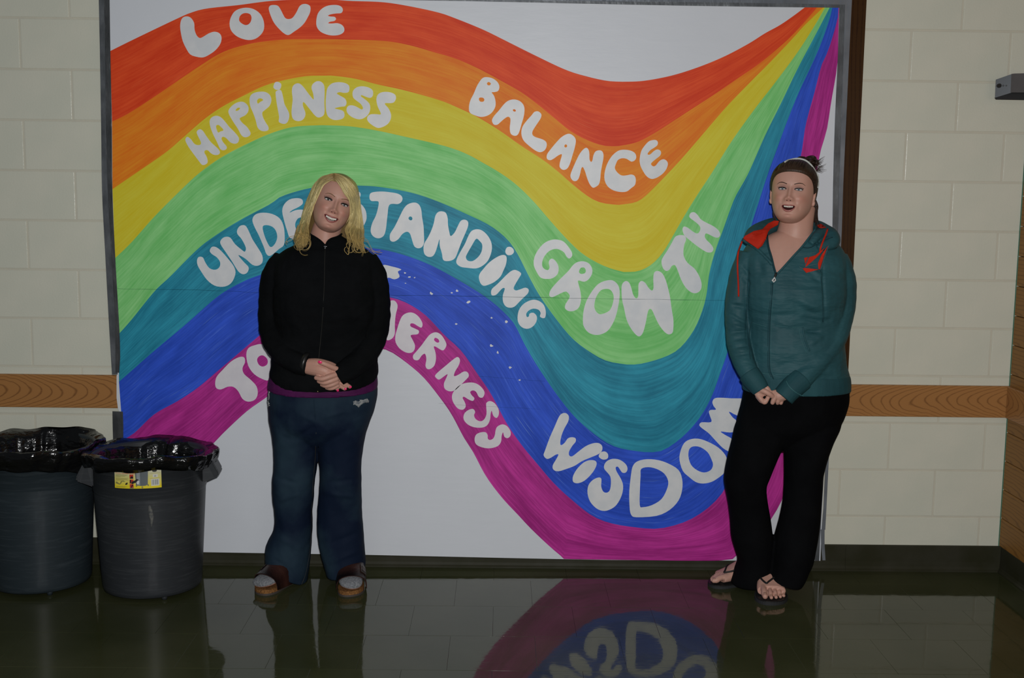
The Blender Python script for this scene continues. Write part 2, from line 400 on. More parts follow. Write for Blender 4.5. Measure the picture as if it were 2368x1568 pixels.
# wall bracket
m_steel = noisy('cast_metal', (.20, .20, .21), (.15, .155, .165), 6, 4, rough=.38, spec=.5, metal=.6)
m_steeld = base_mat('dark_cast_metal', (.05, .055, .06), .35, .5, .6)[0]
m_black = base_mat('black_recess', (.01, .01, .01), .5)[0]
br = empty('wall_bracket', P(2330, 200, -.03)); tag(br, 'grey metal bracket with a screw hole on the block wall, upper right', 'bracket')
def prism(poly, ya, yb):
    v = [tuple(P(x, y, ya)) for x, y in poly]+[tuple(P(x, y, yb)) for x, y in poly]; n = len(poly)
    return v, [tuple(range(n)), tuple(range(n, 2*n))[::-1]]+[(i, i+n, (i+1) % n+n, (i+1) % n) for i in range(n)]
v, f = prism([(2303, 184), (2343, 170), (2340, 214), (2301, 226)], -.045, -.002)
v[1] = tuple(P(2343, 170, -.075)); v[2] = tuple(P(2340, 214, -.075)); mk('mounting_foot', v, f, m_steeld, br)
v, f = prism([(2339, 171), (2346, 170), (2420, 168), (2420, 214), (2337, 214)], -.085, -.03); mk('housing', v, f, m_steel, br)
v, f = prism([(2300, 226), (2337, 214), (2420, 213), (2420, 232), (2303, 230)], -.04, -.002); mk('lower_plate', v, f, m_steeld, br)
c = P(2311.5, 198, -.056); MB().tube([c, c+np.array([0, .02, 0])], [.0085, .0085], 16).build('screw_hole', m_black, br)
c = P(2320, 198, -.0605); MB().ball(c, .0035).build('screw', m_steel, br, True)
c = P(2327, 198, -.066); MB().ball(c, .003).build('screw', m_steel, br, True)

# ================================================================== BANNER
YM = -.0225
def lum(c, k): return tuple(min(x*k, .98) for x in c[:3])
m_paper = noisy('banner_paper', (.77, .805, .86), (.745, .78, .835), 3, 4, rough=.42, spec=.35, bump=.25, bscale=9, bstretch=(1, 1, 4), dist=.003)
def paint(name, c1, c2, c3, sc=1.0):
    m, nt, b = base_mat(name, c1, .5, .22)
    uvn = N(nt, 'ShaderNodeUVMap')
    def nzz(st, scale, det):
        mp = N(nt, 'ShaderNodeMapping'); mp.inputs['Scale'].default_value = st; nt.links.new(uvn.outputs[0], mp.inputs[0])
        q = N(nt, 'ShaderNodeTexNoise'); q.inputs['Scale'].default_value = scale; q.inputs['Detail'].default_value = det; q.inputs['Roughness'].default_value = .6; nt.links.new(mp.outputs[0], q.inputs['Vector']); return q
    a = nzz((3, 9, 1), 1.4, 4); s1 = nzz((2.5, 110, 1), 1.0, 3); s2 = nzz((5, 260, 1), 1.0, 2)
    r1 = N(nt, 'ShaderNodeValToRGB'); r1.color_ramp.elements[0].position = .36; r1.color_ramp.elements[1].position = .66
    r1.color_ramp.elements[0].color = tuple(c2)[:3]+(1,); r1.color_ramp.elements[1].color = tuple(c1)[:3]+(1,)
    ad = N(nt, 'ShaderNodeMath', operation='MULTIPLY_ADD'); nt.links.new(s1.outputs[0], ad.inputs[0]); ad.inputs[1].default_value = .55
    ad2 = N(nt, 'ShaderNodeMath', operation='MULTIPLY_ADD'); nt.links.new(a.outputs[0], ad2.inputs[0]); ad2.inputs[1].default_value = .75; ad2.inputs[2].default_value = -.15
    nt.links.new(ad2.outputs[0], ad.inputs[2]); nt.links.new(ad.outputs[0], r1.inputs[0])
    r2 = N(nt, 'ShaderNodeValToRGB'); r2.color_ramp.elements[0].position = .62; r2.color_ramp.elements[1].position = .78
    r2.color_ramp.elements[0].color = (0, 0, 0, 1); r2.color_ramp.elements[1].color = (sc, sc, sc, 1); nt.links.new(s2.outputs[0], r2.inputs[0])
    mx = N(nt, 'ShaderNodeMix', data_type='RGBA'); nt.links.new(r2.outputs[0], mx.inputs[0]); nt.links.new(r1.outputs[0], mx.inputs[6]); mx.inputs[7].default_value = tuple(c3)[:3]+(1,)
    nt.links.new(mx.outputs[2], b.inputs['Base Color'])
    return m
banner = empty('painted_banner', P(1090, 1290, YM)); tag(banner, 'large white paper banner painted with seven wavy rainbow bands and words, taped to the wall', 'banner')
ctop = [(253, -14), (950, .5), (1550, 12), (1941, 17)]
left = [(253, -14), (254.8, 118), (258, 266), (259.5, 443), (266, 597), (271, 704), (277, 797), (275.7, 865), (269.6, 869), (269.6, 936), (274, 949), (284.6, 954), (284.6, 1015), (290, 1275)]
right = [(1950, 17), (1946, 200), (1942, 420), (1938, 560), (1926, 800), (1915, 950), (1905, 1100), (1897, 1297)]
bottom = [(290, 1275), (470, 1277), (840, 1283), (1200, 1291), (1400, 1295), (1700, 1296.5), (1897, 1297)]
def interpy(L, y):
    ys = [p[1] for p in L]; return float(np.interp(y, ys, [p[0] for p in L]))
def sheet(y0l, y0r, y1l, y1r, first, last):
    n = 24; nc = 70; v = []; f = []
    for i in range(n+1):
        for j in range(nc+1):
            s = j/nc; t = i/n
            if first: ya = -14+31*s
            else: ya = y0l+(y0r-y0l)*s
            if last: yb = float(np.interp(290+s*(1897-290), [p[0] for p in bottom], [p[1] for p in bottom]))
            else: yb = y1l+(y1r-y1l)*s
            y = ya+(yb-ya)*t
            xl = interpy(left, y); xr = interpy(right, y); p = P(xl+(xr-xl)*s, y, YM)
            v.append(p)
    for i in range(n):
        for j in range(nc): k = i*(nc+1)+j; f.append((k, k+nc+1, k+nc+2, k+1))
    N0 = len(v); v2 = v+[q+np.array([0, .0012, 0]) for q in v]
    f += [tuple(i+N0 for i in q)[::-1] for q in f]
    return mk('paper_sheet', v2, f, m_paper, banner)
sheet(0, 0, 667, 694, True, False); sheet(667.4, 694.4, 0, 0, False, True)

B = [None]*8
B[0] = ([(255,118),(296,97.5),(369.5,62),(414,41),(438,30.6),(476,20),(553,11.5),(622,2.5),(690,-1),(760,-2)], [(808,2),(885,5),(950,15),(1014,29),(1052,42),(1116,68),(1169,94),(1231,125),(1307,161),(1358,177),(1404,187),(1440,189)], [(1488,187),(1552,175),(1613,156),(1674,131),(1731,101),(1769,77),(1802,59),(1833,38),(1861,17)])
B[1] = ([(259,281),(296,263),(355,225),(408,189),(458,155),(502.5,127),(541,111),(591,99),(650,92),(706,90.5),(760,90.5)], [(783,91),(859,93),(910,97),(961,108),(1001,120),(1052,135),(1103,157),(1154,184),(1205,213),(1243,241),(1282,273),(1320,303.5),(1358,324),(1396,337),(1430,338)], [(1473,329),(1511,309),(1552,283),(1603,250),(1654,217),(1705,182),(1756,147),(1807,105),(1845,68),(1884,24),(1889,17)])
B[2] = ([(260,437.5),(325,393),(384,352),(429,313),(473,275),(517,245),(562,222),(621,195),(700,177),(750,175)], [(770,175),(821,182),(872,195),(936,209),(1014,231),(1052,246),(1103,270),(1154,301),(1205,337),(1256,370),(1292,398),(1323,425.5),(1361,455),(1391,469),(1430,474)], [(1468,468),(1493,452.5),(1534,412),(1578,365),(1629,306),(1680,247),(1731,194),(1782,143),(1833,89),(1863,56),(1904,17)])
B[3] = ([(266,597),(303.6,561),(357,501),(414,443.6),(461,400),(515,362),(579,329),(630,307),(681,293),(744,289.5)], [(808,292),(872,302),(936,316),(1026,337),(1077,355),(1116,376),(1157,400),(1195,428),(1234,466),(1272,510),(1310,552),(1350,589),(1399,616),(1442,629)], [(1475.5,627),(1506,612),(1532,585),(1557,544),(1583,498.5),(1613,450),(1646,400),(1692,326.5),(1743,255),(1794,189),(1845,120),(1884,59),(1908,17)])
B[4] = ([(275,772),(303.6,740),(357,674),(393,640),(457,576),(500,543.6),(557,508),(625,472),(649,455),(703,438),(765,427)], [(823,429),(876,432),(953,446),(1017,467.6),(1081,496),(1132,521),(1170,550.5),(1195,584),(1221,635),(1248,684),(1287,739),(1325,784),(1366,815),(1404,835),(1450,843)], [(1480.6,841.6),(1531.6,827.5),(1570,807),(1603,766),(1623.5,720),(1634,680),(1641,628.6),(1657,572),(1672,532),(1690,481),(1703,450),(1731,400),(1769,314),(1807,237),(1845,158),(1884,84),(1919,17)])
B[5] = ([(275,883),(303.6,858),(357,811),(428.6,751),(507,683),(571,647),(604,635),(660,607),(720,585),(790,573)], [(855,573.5),(902,581),(953,596),(1004,617),(1055,645),(1106,675.5),(1144,703),(1170,727),(1191,752),(1215,800),(1250,858),(1296,924),(1337,972),(1392,1017),(1433,1036.5),(1490,1045.5)], [(1529,1043),(1570.6,1017),(1606,981.6),(1631,946),(1650,907),(1663,870),(1685,807),(1702,740),(1716,640),(1733,539),(1756,463),(1776.5,400),(1794,352),(1820,281),(1848,212),(1871,163),(1896,107),(1917,48.5),(1925,17)])
B[6] = ([(285,1017),(312.5,1000),(357,958),(411,927.5),(457,897),(500,861),(546,822),(600,776),(650,735),(710,700),(790,680)], [(850,679),(903,688),(939,700),(983,728),(1028.6,776),(1067,812),(1105,866),(1136,912),(1171,978),(1207,1030),(1245,1076),(1282,1119),(1323.5,1157),(1370,1193),(1420,1212),(1490,1222)], [(1529,1222),(1584,1207),(1628,1182),(1661,1152),(1678,1127),(1703,1080),(1735,1000),(1765,900),(1785,780),(1798,650),(1812,520),(1836,420),(1853,357),(1863,290),(1884,212),(1899,153),(1914,120),(1927,80),(1938,38),(1939,17)])
B[7] = ([(291,1188),(380,1120),(450,1062),(490,1029),(518,1000),(571,951),(621,915),(680,865),(740,830),(800,810)], [(850,803),(893,809),(907,815.5),(939,838),(977.6,871),(1013,914),(1044,958),(1072,1011),(1095,1047),(1123,1100),(1160,1150),(1200,1193),(1227,1222),(1268.6,1261.5),(1301.6,1289),(1315,1293),(1490,1295.5)], [(1673,1296),(1705,1282),(1745,1245),(1782,1202.5),(1813.5,1143.5),(1825,1080),(1838,950),(1850,800),(1862,650),(1875,520),(1885,420),(1898,348),(1912,301),(1922,237),(1936,153),(1938.5,90),(1940,30),(1940.5,17)])
def resample(pts, n):
    q = interp(pts, 5); d = np.r_[0, np.cumsum(np.linalg.norm(np.diff(q, axis=0), axis=1))]
    t = np.linspace(0, d[-1], n); return np.stack([np.interp(t, d, q[:, 0]), np.interp(t, d, q[:, 1])], 1)
def boundary(b):
    s1 = resample(b[0], 41); s2 = resample([b[0][-1]]+b[1], 51); s3 = resample([b[1][-1]]+b[2], 61)
    return np.vstack([s1, s2[1:], s3[1:]])
BD = [boundary(b) for b in B]
cols = [('red', (.98, .105, .022), (.80, .05, .008), (.98, .22, .08)), ('orange', (.98, .33, .018), (.92, .20, .008), (.98, .44, .06)), ('yellow', (.82, .74, .055), (.78, .64, .02), (.86, .76, .14)),
        ('green', (.36, .84, .32), (.19, .66, .18), (.46, .88, .42)), ('teal', (.035, .40, .56), (.012, .22, .34), (.11, .52, .64)), ('blue', (.04, .13, .86), (.018, .075, .56), (.22, .40, .92)), ('magenta', (.68, .045, .40), (.38, .016, .22), (.76, .12, .52))]
for i, (nm, c1, c2, c3) in enumerate(cols):
    t_, b_ = BD[i], BD[i+1]; n = len(t_); nv = 8; v = []; uv = []; L = 0
    for k in range(n):
        if k: L += (np.linalg.norm(t_[k]-t_[k-1])+np.linalg.norm(b_[k]-b_[k-1]))/2/560
        for j in range(nv+1):
            s = j/nv; q = t_[k]*(1-s)+b_[k]*s; v.append(P(q[0], q[1], YM-.0005)); uv.append((L, s*.26))
    if nm == 'magenta':   # outer left end stays on the paper
        pass
    f = [(k*(nv+1)+j, k*(nv+1)+j+1, (k+1)*(nv+1)+j+1, (k+1)*(nv+1)+j) for k in range(n-1) for j in range(nv)]
    o = mk('painted_band', v, f, paint(nm+'_poster_paint', c1, c2, c3, .8 if nm in ('blue', 'magenta') else .5), banner)
    o['label'] = nm+' painted band of the rainbow'
    ul = o.data.uv_layers.new(name='UVMap'); 
    for lp in o.data.loops: ul.data[lp.index].uv = uv[lp.vertex_index]
m_letter = noisy('white_letter_paint', (.83, .84, .85), (.74, .77, .80), 18, 3, rough=.4, spec=.4)
m_letter2 = noisy('white_letter_paint_pinkish', (.83, .80, .84), (.77, .74, .79), 18, 3, rough=.4, spec=.4)
def smooth_poly(p):
    p = np.array(p, float); n = len(p); out = []
    for i in range(n):
        p0, p1, p2, p3 = p[i-1], p[i], p[(i+1) % n], p[(i+2) % n]
        for t in (0, .33, .66): out.append(.5*((2*p1)+(-p0+p2)*t+(2*p0-5*p1+4*p2-p3)*t*t+(-p0+3*p1-3*p2+p3)*t**3))
    return out
def letter(ox, oy, s, outer, holes=(), mat=None, more=()):
    v = []; f = []
    for loopset in [[outer]+list(holes)]+[[m] for m in more]:
        loops = [[(ox+x/s, oy+y/s) for x, y in smooth_poly(l)] for l in loopset]
        tri = tessellate_polygon([[Vector((x, y, 0)) for x, y in l] for l in loops]); base = len(v)
        flat = [q for l in loops for q in l]
        v += [P(x, y, YM-.0011) for x, y in flat]
        for t in tri:
            a, b, c = [v[base+i] for i in t]; nn = np.cross(b-a, c-a); t = tuple(t) if nn[1] < 0 else tuple(t)[::-1]
            f.append(tuple(base+i for i in t))
        n0 = len(v); v += [P(x, y, YM-.0005) for x, y in flat]; k = 0
        for l in loops:
            m = len(l)
            for i in range(m): f.append((base+k+i, base+k+(i+1) % m, n0+k+(i+1) % m, n0+k+i))
            k += m
    return mk('painted_letter', v, f, mat or m_letter, banner)
A_ = (400, 0, 3.92)
letter(*A_, [(65,235),(75,180),(100,153),(140,150),(170,170),(192,210),(195,260),(205,300),(222,330),(245,345),(275,333),(320,305),(370,288),(410,295),(435,320),(440,360),(425,405),(385,455),(330,495),(275,520),(215,515),(155,492),(115,430),(88,370),(72,300)])
letter(*A_, [(515,190),(545,120),(590,85),(660,70),(730,82),(790,125),(822,190),(825,260),(800,310),(750,350),(685,363),(610,345),(555,310),(520,260)], [[(600,185),(605,150),(630,125),(665,118),(700,130),(712,160),(705,195),(685,220),(655,227),(620,210)]])
letter(*A_, [(868,80),(880,52),(910,45),(950,52),(975,85),(1000,135),(1020,165),(1050,173),(1085,160),(1120,110),(1145,60),(1175,38),(1215,38),(1245,60),(1243,110),(1220,160),(1190,210),(1150,250),(1100,285),(1050,317),(1010,305),(960,260),(915,205),(885,140)])
letter(*A_, [(1300,180),(1315,120),(1355,75),(1410,50),(1480,45),(1525,60),(1540,90),(1525,118),(1480,122),(1430,130),(1405,142),(1430,150),(1465,153),(1478,172),(1462,190),(1425,197),(1407,210),(1440,213),(1490,210),(1530,225),(1552,255),(1548,290),(1510,315),(1450,322),(1390,312),(1335,285),(1303,240)])
letter(*A_, [(112,1270),(130,1240),(165,1265),(190,1300),(220,1315),(250,1310),(252,1285),(225,1230),(215,1195),(240,1172),(270,1185),(300,1230),(345,1290),(400,1340),(425,1375),(415,1400),(380,1405),(345,1390),(315,1362),(290,1365),(285,1385),(305,1420),(315,1465),(300,1488),(265,1495),(235,1460),(190,1400),(140,1330)])
letter(*A_, [(332,1110),(345,1070),(385,1050),(430,1060),(470,1100),(510,1150),(560,1200),(597,1250),(590,1290),(560,1303),(520,1290),(480,1250),(450,1240),(440,1260),(455,1290),(487,1330),(480,1355),(450,1362),(425,1345),(400,1290),(370,1230),(345,1170)], [[(390,1145),(410,1132),(435,1150),(458,1180),(430,1192),(407,1200)]])
letter(*A_, [(502,1010),(520,975),(560,940),(610,922),(650,930),(682,965),(682,1010),(655,1045),(615,1065),(605,1080),(630,1115),(670,1150),(702,1200),(695,1230),(655,1245),(620,1225),(590,1170),(550,1110),(515,1050)], [[(567,1000),(585,978),(608,978),(600,995),(580,1005)]])
letter(*A_, [(695,890),(720,850),(780,832),(840,835),(880,865),(892,910),(875,960),(830,1000),(810,1020),(815,1060),(840,1110),(865,1150),(862,1180),(825,1190),(790,1180),(765,1150),(750,1090),(725,1020),(700,960)], [[(762,915),(775,895),(798,892),(818,907),(790,925),(770,940)]])
letter(*A_, [(912,775),(925,748),(950,742),(980,760),(978,795),(960,815),(930,812),(912,795)], more=[[(930,840),(945,822),(970,815),(985,830),(998,880),(1010,940),(1030,980),(1053,1030),(1050,1080),(1030,1115),(1000,1123),(960,1105),(962,1060),(950,990),(938,920)]])
letter(*A_, [(1078,830),(1085,785),(1110,760),(1145,757),(1180,785),(1225,845),(1270,900),(1276,890),(1270,845),(1256,800),(1265,765),(1300,738),(1340,740),(1368,770),(1375,830),(1372,930),(1375,1000),(1365,1045),(1325,1065),(1290,1050),(1240,990),(1185,925),(1178,960),(1200,1020),(1195,1060),(1170,1090),(1130,1098),(1090,1080),(1075,1030),(1078,970),(1085,900)])
letter(*A_, [(1390,850),(1400,800),(1435,760),(1490,745),(1550,750),(1590,770),(1600,800),(1590,835),(1550,842),(1510,835),(1485,848),(1520,870),(1560,895),(1573,930),(1560,962),(1520,968),(1465,982),(1500,992),(1540,1005),(1555,1035),(1545,1070),(1500,1087),(1450,1085),(1405,1055),(1388,1000),(1385,920)])
letter(*A_, [(1630,830),(1660,795),(1710,782),(1770,792),(1810,820),(1812,865),(1790,887),(1755,880),(1710,862),(1705,875),(1740,900),(1780,940),(1788,985),(1775,1030),(1740,1065),(1690,1082),(1630,1065),(1585,1030),(1573,990),(1590,960),(1625,955),(1665,968),(1710,993),(1722,975),(1700,940),(1660,910),(1632,880)])
letter(*A_, [(1845,890),(1860,855),(1900,835),(1960,835),(2010,855),(2022,890),(2005,925),(1975,935),(1925,935),(1925,950),(1955,985),(1977,1040),(1970,1090),(1940,1130),(1890,1155),(1850,1158),(1800,1130),(1765,1095),(1762,1060),(1790,1037),(1840,1035),(1880,1038),(1882,1020),(1860,975),(1847,930)])
B_ = (950, 0, 3.92)
letter(*B_, [(595,790),(620,745),(655,705),(700,700),(750,715),(790,750),(803,790),(790,825),(755,835),(733,838),(755,870),(768,920),(765,970),(735,1020),(690,1050),(635,1060),(580,1045),(535,1020),(527,970),(540,910),(570,850)], [[(690,755),(705,743),(725,755),(718,772),(698,772)], [(617,900),(625,885),(655,887),(667,905),(655,922),(628,920)]])
letter(*B_, [(738,1080),(760,1045),(800,1000),(840,950),(875,918),(920,902),(970,908),(1010,935),(1030,980),(1025,1050),(1005,1120),(985,1190),(965,1225),(935,1230),(905,1210),(897,1160),(903,1100),(900,1070),(880,1058),(850,1075),(815,1105),(785,1130),(755,1130),(738,1105)], [[(925,995),(940,990),(953,1002),(945,1012),(930,1008)]])
letter(*B_, [(1095,1045),(1120,1015),(1155,1010),(1183,1035),(1178,1070),(1150,1115),(1120,1160),(1102,1195),(1105,1225),(1135,1245),(1190,1262),(1225,1285),(1232,1320),(1215,1360),(1175,1380),(1130,1365),(1070,1320),(1020,1270),(1002,1210),(1012,1150),(1050,1095)])
letter(*B_, [(1235,1400),(1270,1350),(1320,1290),(1370,1240),(1425,1213),(1465,1225),(1495,1265),(1488,1330),(1465,1410),(1440,1490),(1415,1530),(1380,1540),(1350,1515),(1352,1470),(1370,1400),(1335,1410),(1300,1435),(1265,1452),(1235,1440)], [[(1392,1320),(1405,1308),(1418,1322),(1408,1337),(1395,1333)]])
N_ = (1300, 300, 7.84)
letter(*N_, [(150,830),(165,770),(210,660),(260,550),(310,450),(370,370),(430,328),(470,350),(492,420),(495,530),(510,570),(530,583),(550,550),(565,470),(600,400),(650,375),(710,380),(745,430),(747,520),(720,660),(700,780),(690,900),(665,990),(610,1035),(565,1052),(530,1030),(490,970),(450,870),(420,770),(395,710),(370,675),(345,710),(325,800),(295,890),(250,930),(200,925),(160,880)])
letter(*N_, [(765,830),(785,710),(830,590),(900,480),(980,405),(1060,368),(1170,365),(1270,390),(1330,440),(1342,510),(1310,560),(1260,578),(1220,560),(1160,525),(1080,518),(1010,550),(975,620),(955,690),(980,750),(1040,810),(1100,832),(1180,825),(1250,812),(1310,835),(1335,900),(1320,1000),(1250,1060),(1180,1115),(1100,1130),(1000,1120),(900,1085),(820,1020),(775,930)])
letter(*N_, [(1405,530),(1430,400),(1480,310),(1560,220),(1630,190),(1700,188),(1735,225),(1725,280),(1670,325),(1600,370),(1550,430),(1560,453),(1600,445),(1660,390),(1720,358),(1775,375),(1793,420),(1770,475),(1700,530),(1620,600),(1615,635),(1655,665),(1700,645),(1760,570),(1830,535),(1890,560),(1917,620),(1890,710),(1830,790),(1750,850),(1690,880),(1620,892),(1550,860),(1490,790),(1430,680),(1410,610)])
D_ = (400, 400, 2.613)
letter(*D_, [(145,530),(155,508),(180,510),(195,540),(220,575),(255,585),(280,570),(285,540),(265,510),(235,490),(222,470),(235,447),(260,448),(290,470),(330,515),(365,560),(378,600),(365,645),(340,675),(300,688),(250,680),(205,645),(170,595),(150,560)])
letter(*D_, [(287,410),(310,388),(345,390),(375,430),(420,468),(435,475),(440,450),(415,400),(390,370),(388,345),(405,320),(435,317),(455,345),(480,400),(515,455),(540,500),(540,540),(515,560),(480,555),(440,520),(400,497),(400,505),(430,540),(457,570),(450,600),(425,612),(395,595),(360,540),(320,480),(290,435)])
letter(*D_, [(480,280),(500,250),(545,240),(600,248),(645,275),(668,320),(675,380),(670,435),(640,460),(590,500),(565,490),(550,450),(520,380),(490,320)], [[(542,325),(565,315),(600,325),(622,350),(630,390),(615,430),(590,448),(570,420),(550,370)]])
letter(*D_, [(660,230),(672,190),(705,160),(750,152),(780,160),(784,185),(760,205),(720,225),(705,240),(740,225),(784,222),(800,240),(784,265),(755,275),(738,310),(750,345),(790,345),(820,360),(815,390),(770,400),(710,395),(690,350),(672,290)])
letter(730, 425, 1, [(4,30),(10,12),(28,4),(46,12),(50,28),(42,42),(34,46),(46,62),(54,78),(46,88),(34,80),(26,62),(20,52),(22,70),(24,88),(14,94),(6,84),(4,56)], [[(20,26),(28,20),(36,26),(30,34),(22,36)]])
E_ = (800, 400, 3.92)
letter(*E_, [(30,230),(60,185),(95,165),(125,175),(133,200),(120,230),(95,240),(80,250),(110,265),(150,295),(180,345),(187,410),(170,460),(145,495),(100,525),(50,520),(30,490),(95,450),(115,410),(100,350),(50,310),(25,270)])
letter(*E_, [(213,215),(222,185),(260,172),(330,168),(400,175),(460,185),(500,205),(513,235),(500,265),(470,282),(430,280),(400,285),(385,310),(378,370),(370,440),(362,510),(345,565),(310,590),(270,588),(235,560),(224,515),(240,450),(270,390),(290,320),(297,265),(275,255),(235,255),(217,240)])
letter(*E_, [(397,590),(402,550),(440,490),(480,410),(520,330),(560,285),(620,268),(660,285),(682,330),(690,400),(703,480),(707,560),(708,630),(690,670),(655,683),(620,665),(600,610),(580,550),(550,533),(510,555),(475,600),(435,623),(405,615)], [[(567,410),(578,395),(595,398),(603,415),(592,430),(575,425)]])
letter(*E_, [(703,690),(710,640),(740,590),(770,530),(795,460),(810,390),(835,355),(870,348),(905,362),(922,410),(925,470),(938,540),(950,572),(985,540),(1015,480),(1040,435),(1075,423),(1105,440),(1107,480),(1085,540),(1050,620),(1020,700),(990,770),(950,795),(900,798),(878,780),(870,730),(850,660),(848,600),(830,660),(810,720),(785,755),(745,760),(712,735)])
letter(*E_, [(1003,820),(1005,780),(1040,710),(1080,640),(1110,570),(1140,525),(1190,510),(1240,525),(1290,575),(1320,640),(1320,710),(1290,790),(1240,840),(1180,865),(1100,860),(1040,850)], [[(1180,597),(1210,615),(1235,650),(1230,710),(1200,760),(1150,798),(1105,795),(1087,765),(1100,730),(1140,660)]])
letter(*E_, [(1445,705),(1460,675),(1490,670),(1517,690),(1522,720),(1500,742),(1470,745),(1450,730)], more=[[(1205,950),(1215,910),(1250,865),(1290,820),(1340,780),(1400,748),(1440,745),(1457,770),(1450,830),(1425,890),(1400,940),(1350,985),(1300,1010),(1250,1023),(1220,1000)]])
letter(*E_, [(1315,1085),(1325,1050),(1370,1010),(1420,960),(1460,920),(1500,888),(1540,880),(1588,910),(1570,950),(1540,1000),(1520,1045),(1540,1065),(1580,1055),(1625,1040),(1655,1055),(1650,1090),(1610,1130),(1570,1170),(1530,1210),(1490,1222),(1450,1210),(1425,1170),(1422,1110),(1440,1050),(1420,1045),(1390,1075),(1360,1105),(1325,1110)])
letter(*E_, [(1780,1315),(1758,1300),(1765,1270),(1745,1240),(1700,1230),(1660,1245),(1635,1275),(1640,1305),(1658,1300),(1665,1275),(1700,1268),(1730,1300),(1725,1350),(1690,1395),(1640,1413),(1590,1395),(1560,1350),(1557,1290),(1575,1230),(1620,1180),(1690,1150),(1750,1160),(1795,1200),(1812,1260),(1805,1310)])
F_ = (1200, 450, 3.92)
letter(*F_, [(480,560),(455,580),(430,560),(410,525),(370,500),(325,493),(270,515),(225,570),(210,625),(220,665),(260,685),(278,660),(270,610),(295,580),(330,600),(358,650),(355,710),(320,750),(270,765),(200,755),(160,700),(135,640),(140,570),(175,500),(230,440),(290,412),(350,408),(410,430),(460,490),(482,530)])
letter(*F_, [(275,900),(290,860),(340,800),(400,740),(450,690),(490,640),(530,612),(585,605),(635,625),(663,670),(662,720),(630,770),(590,790),(550,780),(535,785),(545,830),(560,890),(562,960),(545,1020),(510,1050),(460,1058),(420,1035),(422,995),(450,950),(460,915),(430,880),(390,890),(340,915),(300,930),(278,920)], [[(545,695),(560,665),(590,662),(606,685),(600,710),(570,720),(550,712)]])
letter(*F_, [(580,1150),(585,1060),(610,970),(660,880),(720,810),(790,780),(850,778),(895,815),(913,870),(910,950),(890,1060),(860,1150),(810,1230),(750,1265),(690,1272),(630,1250),(590,1200)], [[(685,990),(700,930),(740,870),(790,855),(830,865),(857,910),(855,970),(830,1040),(790,1070),(735,1085),(700,1060),(685,1025)]])
letter(*F_, [(930,850),(940,805),(970,783),(1000,800),(1020,850),(1035,905),(1060,940),(1080,925),(1083,870),(1085,810),(1110,783),(1145,800),(1175,845),(1205,870),(1220,845),(1218,770),(1225,710),(1255,692),(1295,710),(1325,760),(1350,840),(1370,930),(1385,1040),(1400,1130),(1400,1210),(1390,1255),(1355,1267),(1315,1240),(1270,1180),(1235,1110),(1205,1045),(1180,1040),(1165,1080),(1150,1160),(1125,1250),(1095,1285),(1060,1270),(1010,1205),(975,1130),(955,1040),(935,950)])
letter(*F_, [(1292,610),(1305,570),(1350,500),(1390,430),(1420,380),(1465,367),(1505,375),(1515,410),(1500,450),(1492,500),(1495,560),(1530,620),(1590,670),(1630,730),(1655,800),(1650,860),(1610,893),(1560,885),(1510,840),(1470,770),(1440,690),(1415,640),(1385,648),(1365,680),(1335,693),(1305,665)])
letter(*F_, [(1545,190),(1560,165),(1590,160),(1620,185),(1650,225),(1700,255),(1760,285),(1805,320),(1825,360),(1810,388),(1775,387),(1730,365),(1695,352),(1685,380),(1700,410),(1740,450),(1763,490),(1750,520),(1715,525),(1680,510),(1620,470),(1550,415),(1500,370),(1483,320),(1495,290),(1530,300),(1570,330),(1610,352),(1635,340),(1645,300),(1620,265),(1575,230),(1550,210)])
letter(*D_, [(255,1270),(265,1230),(300,1190),(350,1140),(400,1113),(430,1115),(435,1145),(420,1180),(430,1215),(470,1250),(505,1290),(512,1335),(495,1370),(455,1382),(420,1365),(395,1320),(365,1293),(330,1292),(290,1308),(262,1300)], mat=m_letter2)
letter(*D_, [(443,1100),(455,1060),(490,1042),(540,1035),(575,1070),(595,1120),(590,1180),(580,1250),(540,1245),(490,1215),(455,1165)], [[(508,1130),(520,1108),(545,1103),(570,1125),(570,1155),(545,1170),(520,1160)]], mat=m_letter2)
letter(640, 715, 1, [(56,20),(44,12),(28,14),(12,30),(8,52),(18,72),(38,78),(56,66),(60,46),(46,38),(40,46),(46,56),(34,62),(22,50),(24,34),(36,26),(48,30)], mat=m_letter2)
letter(705, 695, 1, [(6,16),(20,6),(44,2),(50,12),(40,20),(24,24),(40,28),(44,38),(30,44),(24,54),(48,56),(54,68),(40,78),(16,78),(6,60)], mat=m_letter2)
letter(768, 690, 1, [(2,12),(10,2),(36,0),(62,4),(66,14),(56,20),(42,20),(44,50),(42,86),(32,92),(24,84),(26,50),(26,22),(8,22)], mat=m_letter2)
G_ = (850, 700, 3.92)
letter(*G_, [(60,-15),(90,-20),(100,20),(100,110),(160,120),(185,20),(205,-15),(240,-20),(265,5),(272,40),(255,110),(247,200),(248,270),(235,310),(205,335),(170,330),(160,200),(100,180),(95,280),(60,300),(45,250),(50,60)], mat=m_letter2)
letter(*G_, [(252,300),(265,250),(290,170),(320,115),(370,90),(420,95),(465,130),(497,185),(490,225),(460,215),(420,190),(390,190),(390,215),(430,235),(465,255),(455,285),(410,290),(390,300),(410,340),(430,390),(420,435),(390,455),(345,450),(290,415),(255,360)], mat=m_letter2)
letter(*G_, [(412,480),(440,445),(490,385),(530,330),(570,285),(620,268),(665,290),(700,340),(715,385),(690,430),(660,425),(620,400),(600,400),(615,450),(620,510),(605,570),(570,600),(540,600),(525,570),(533,510),(520,463),(490,480),(460,520),(420,515)], [[(603,340),(612,318),(640,330),(650,355),(630,362)]], mat=m_letter2)
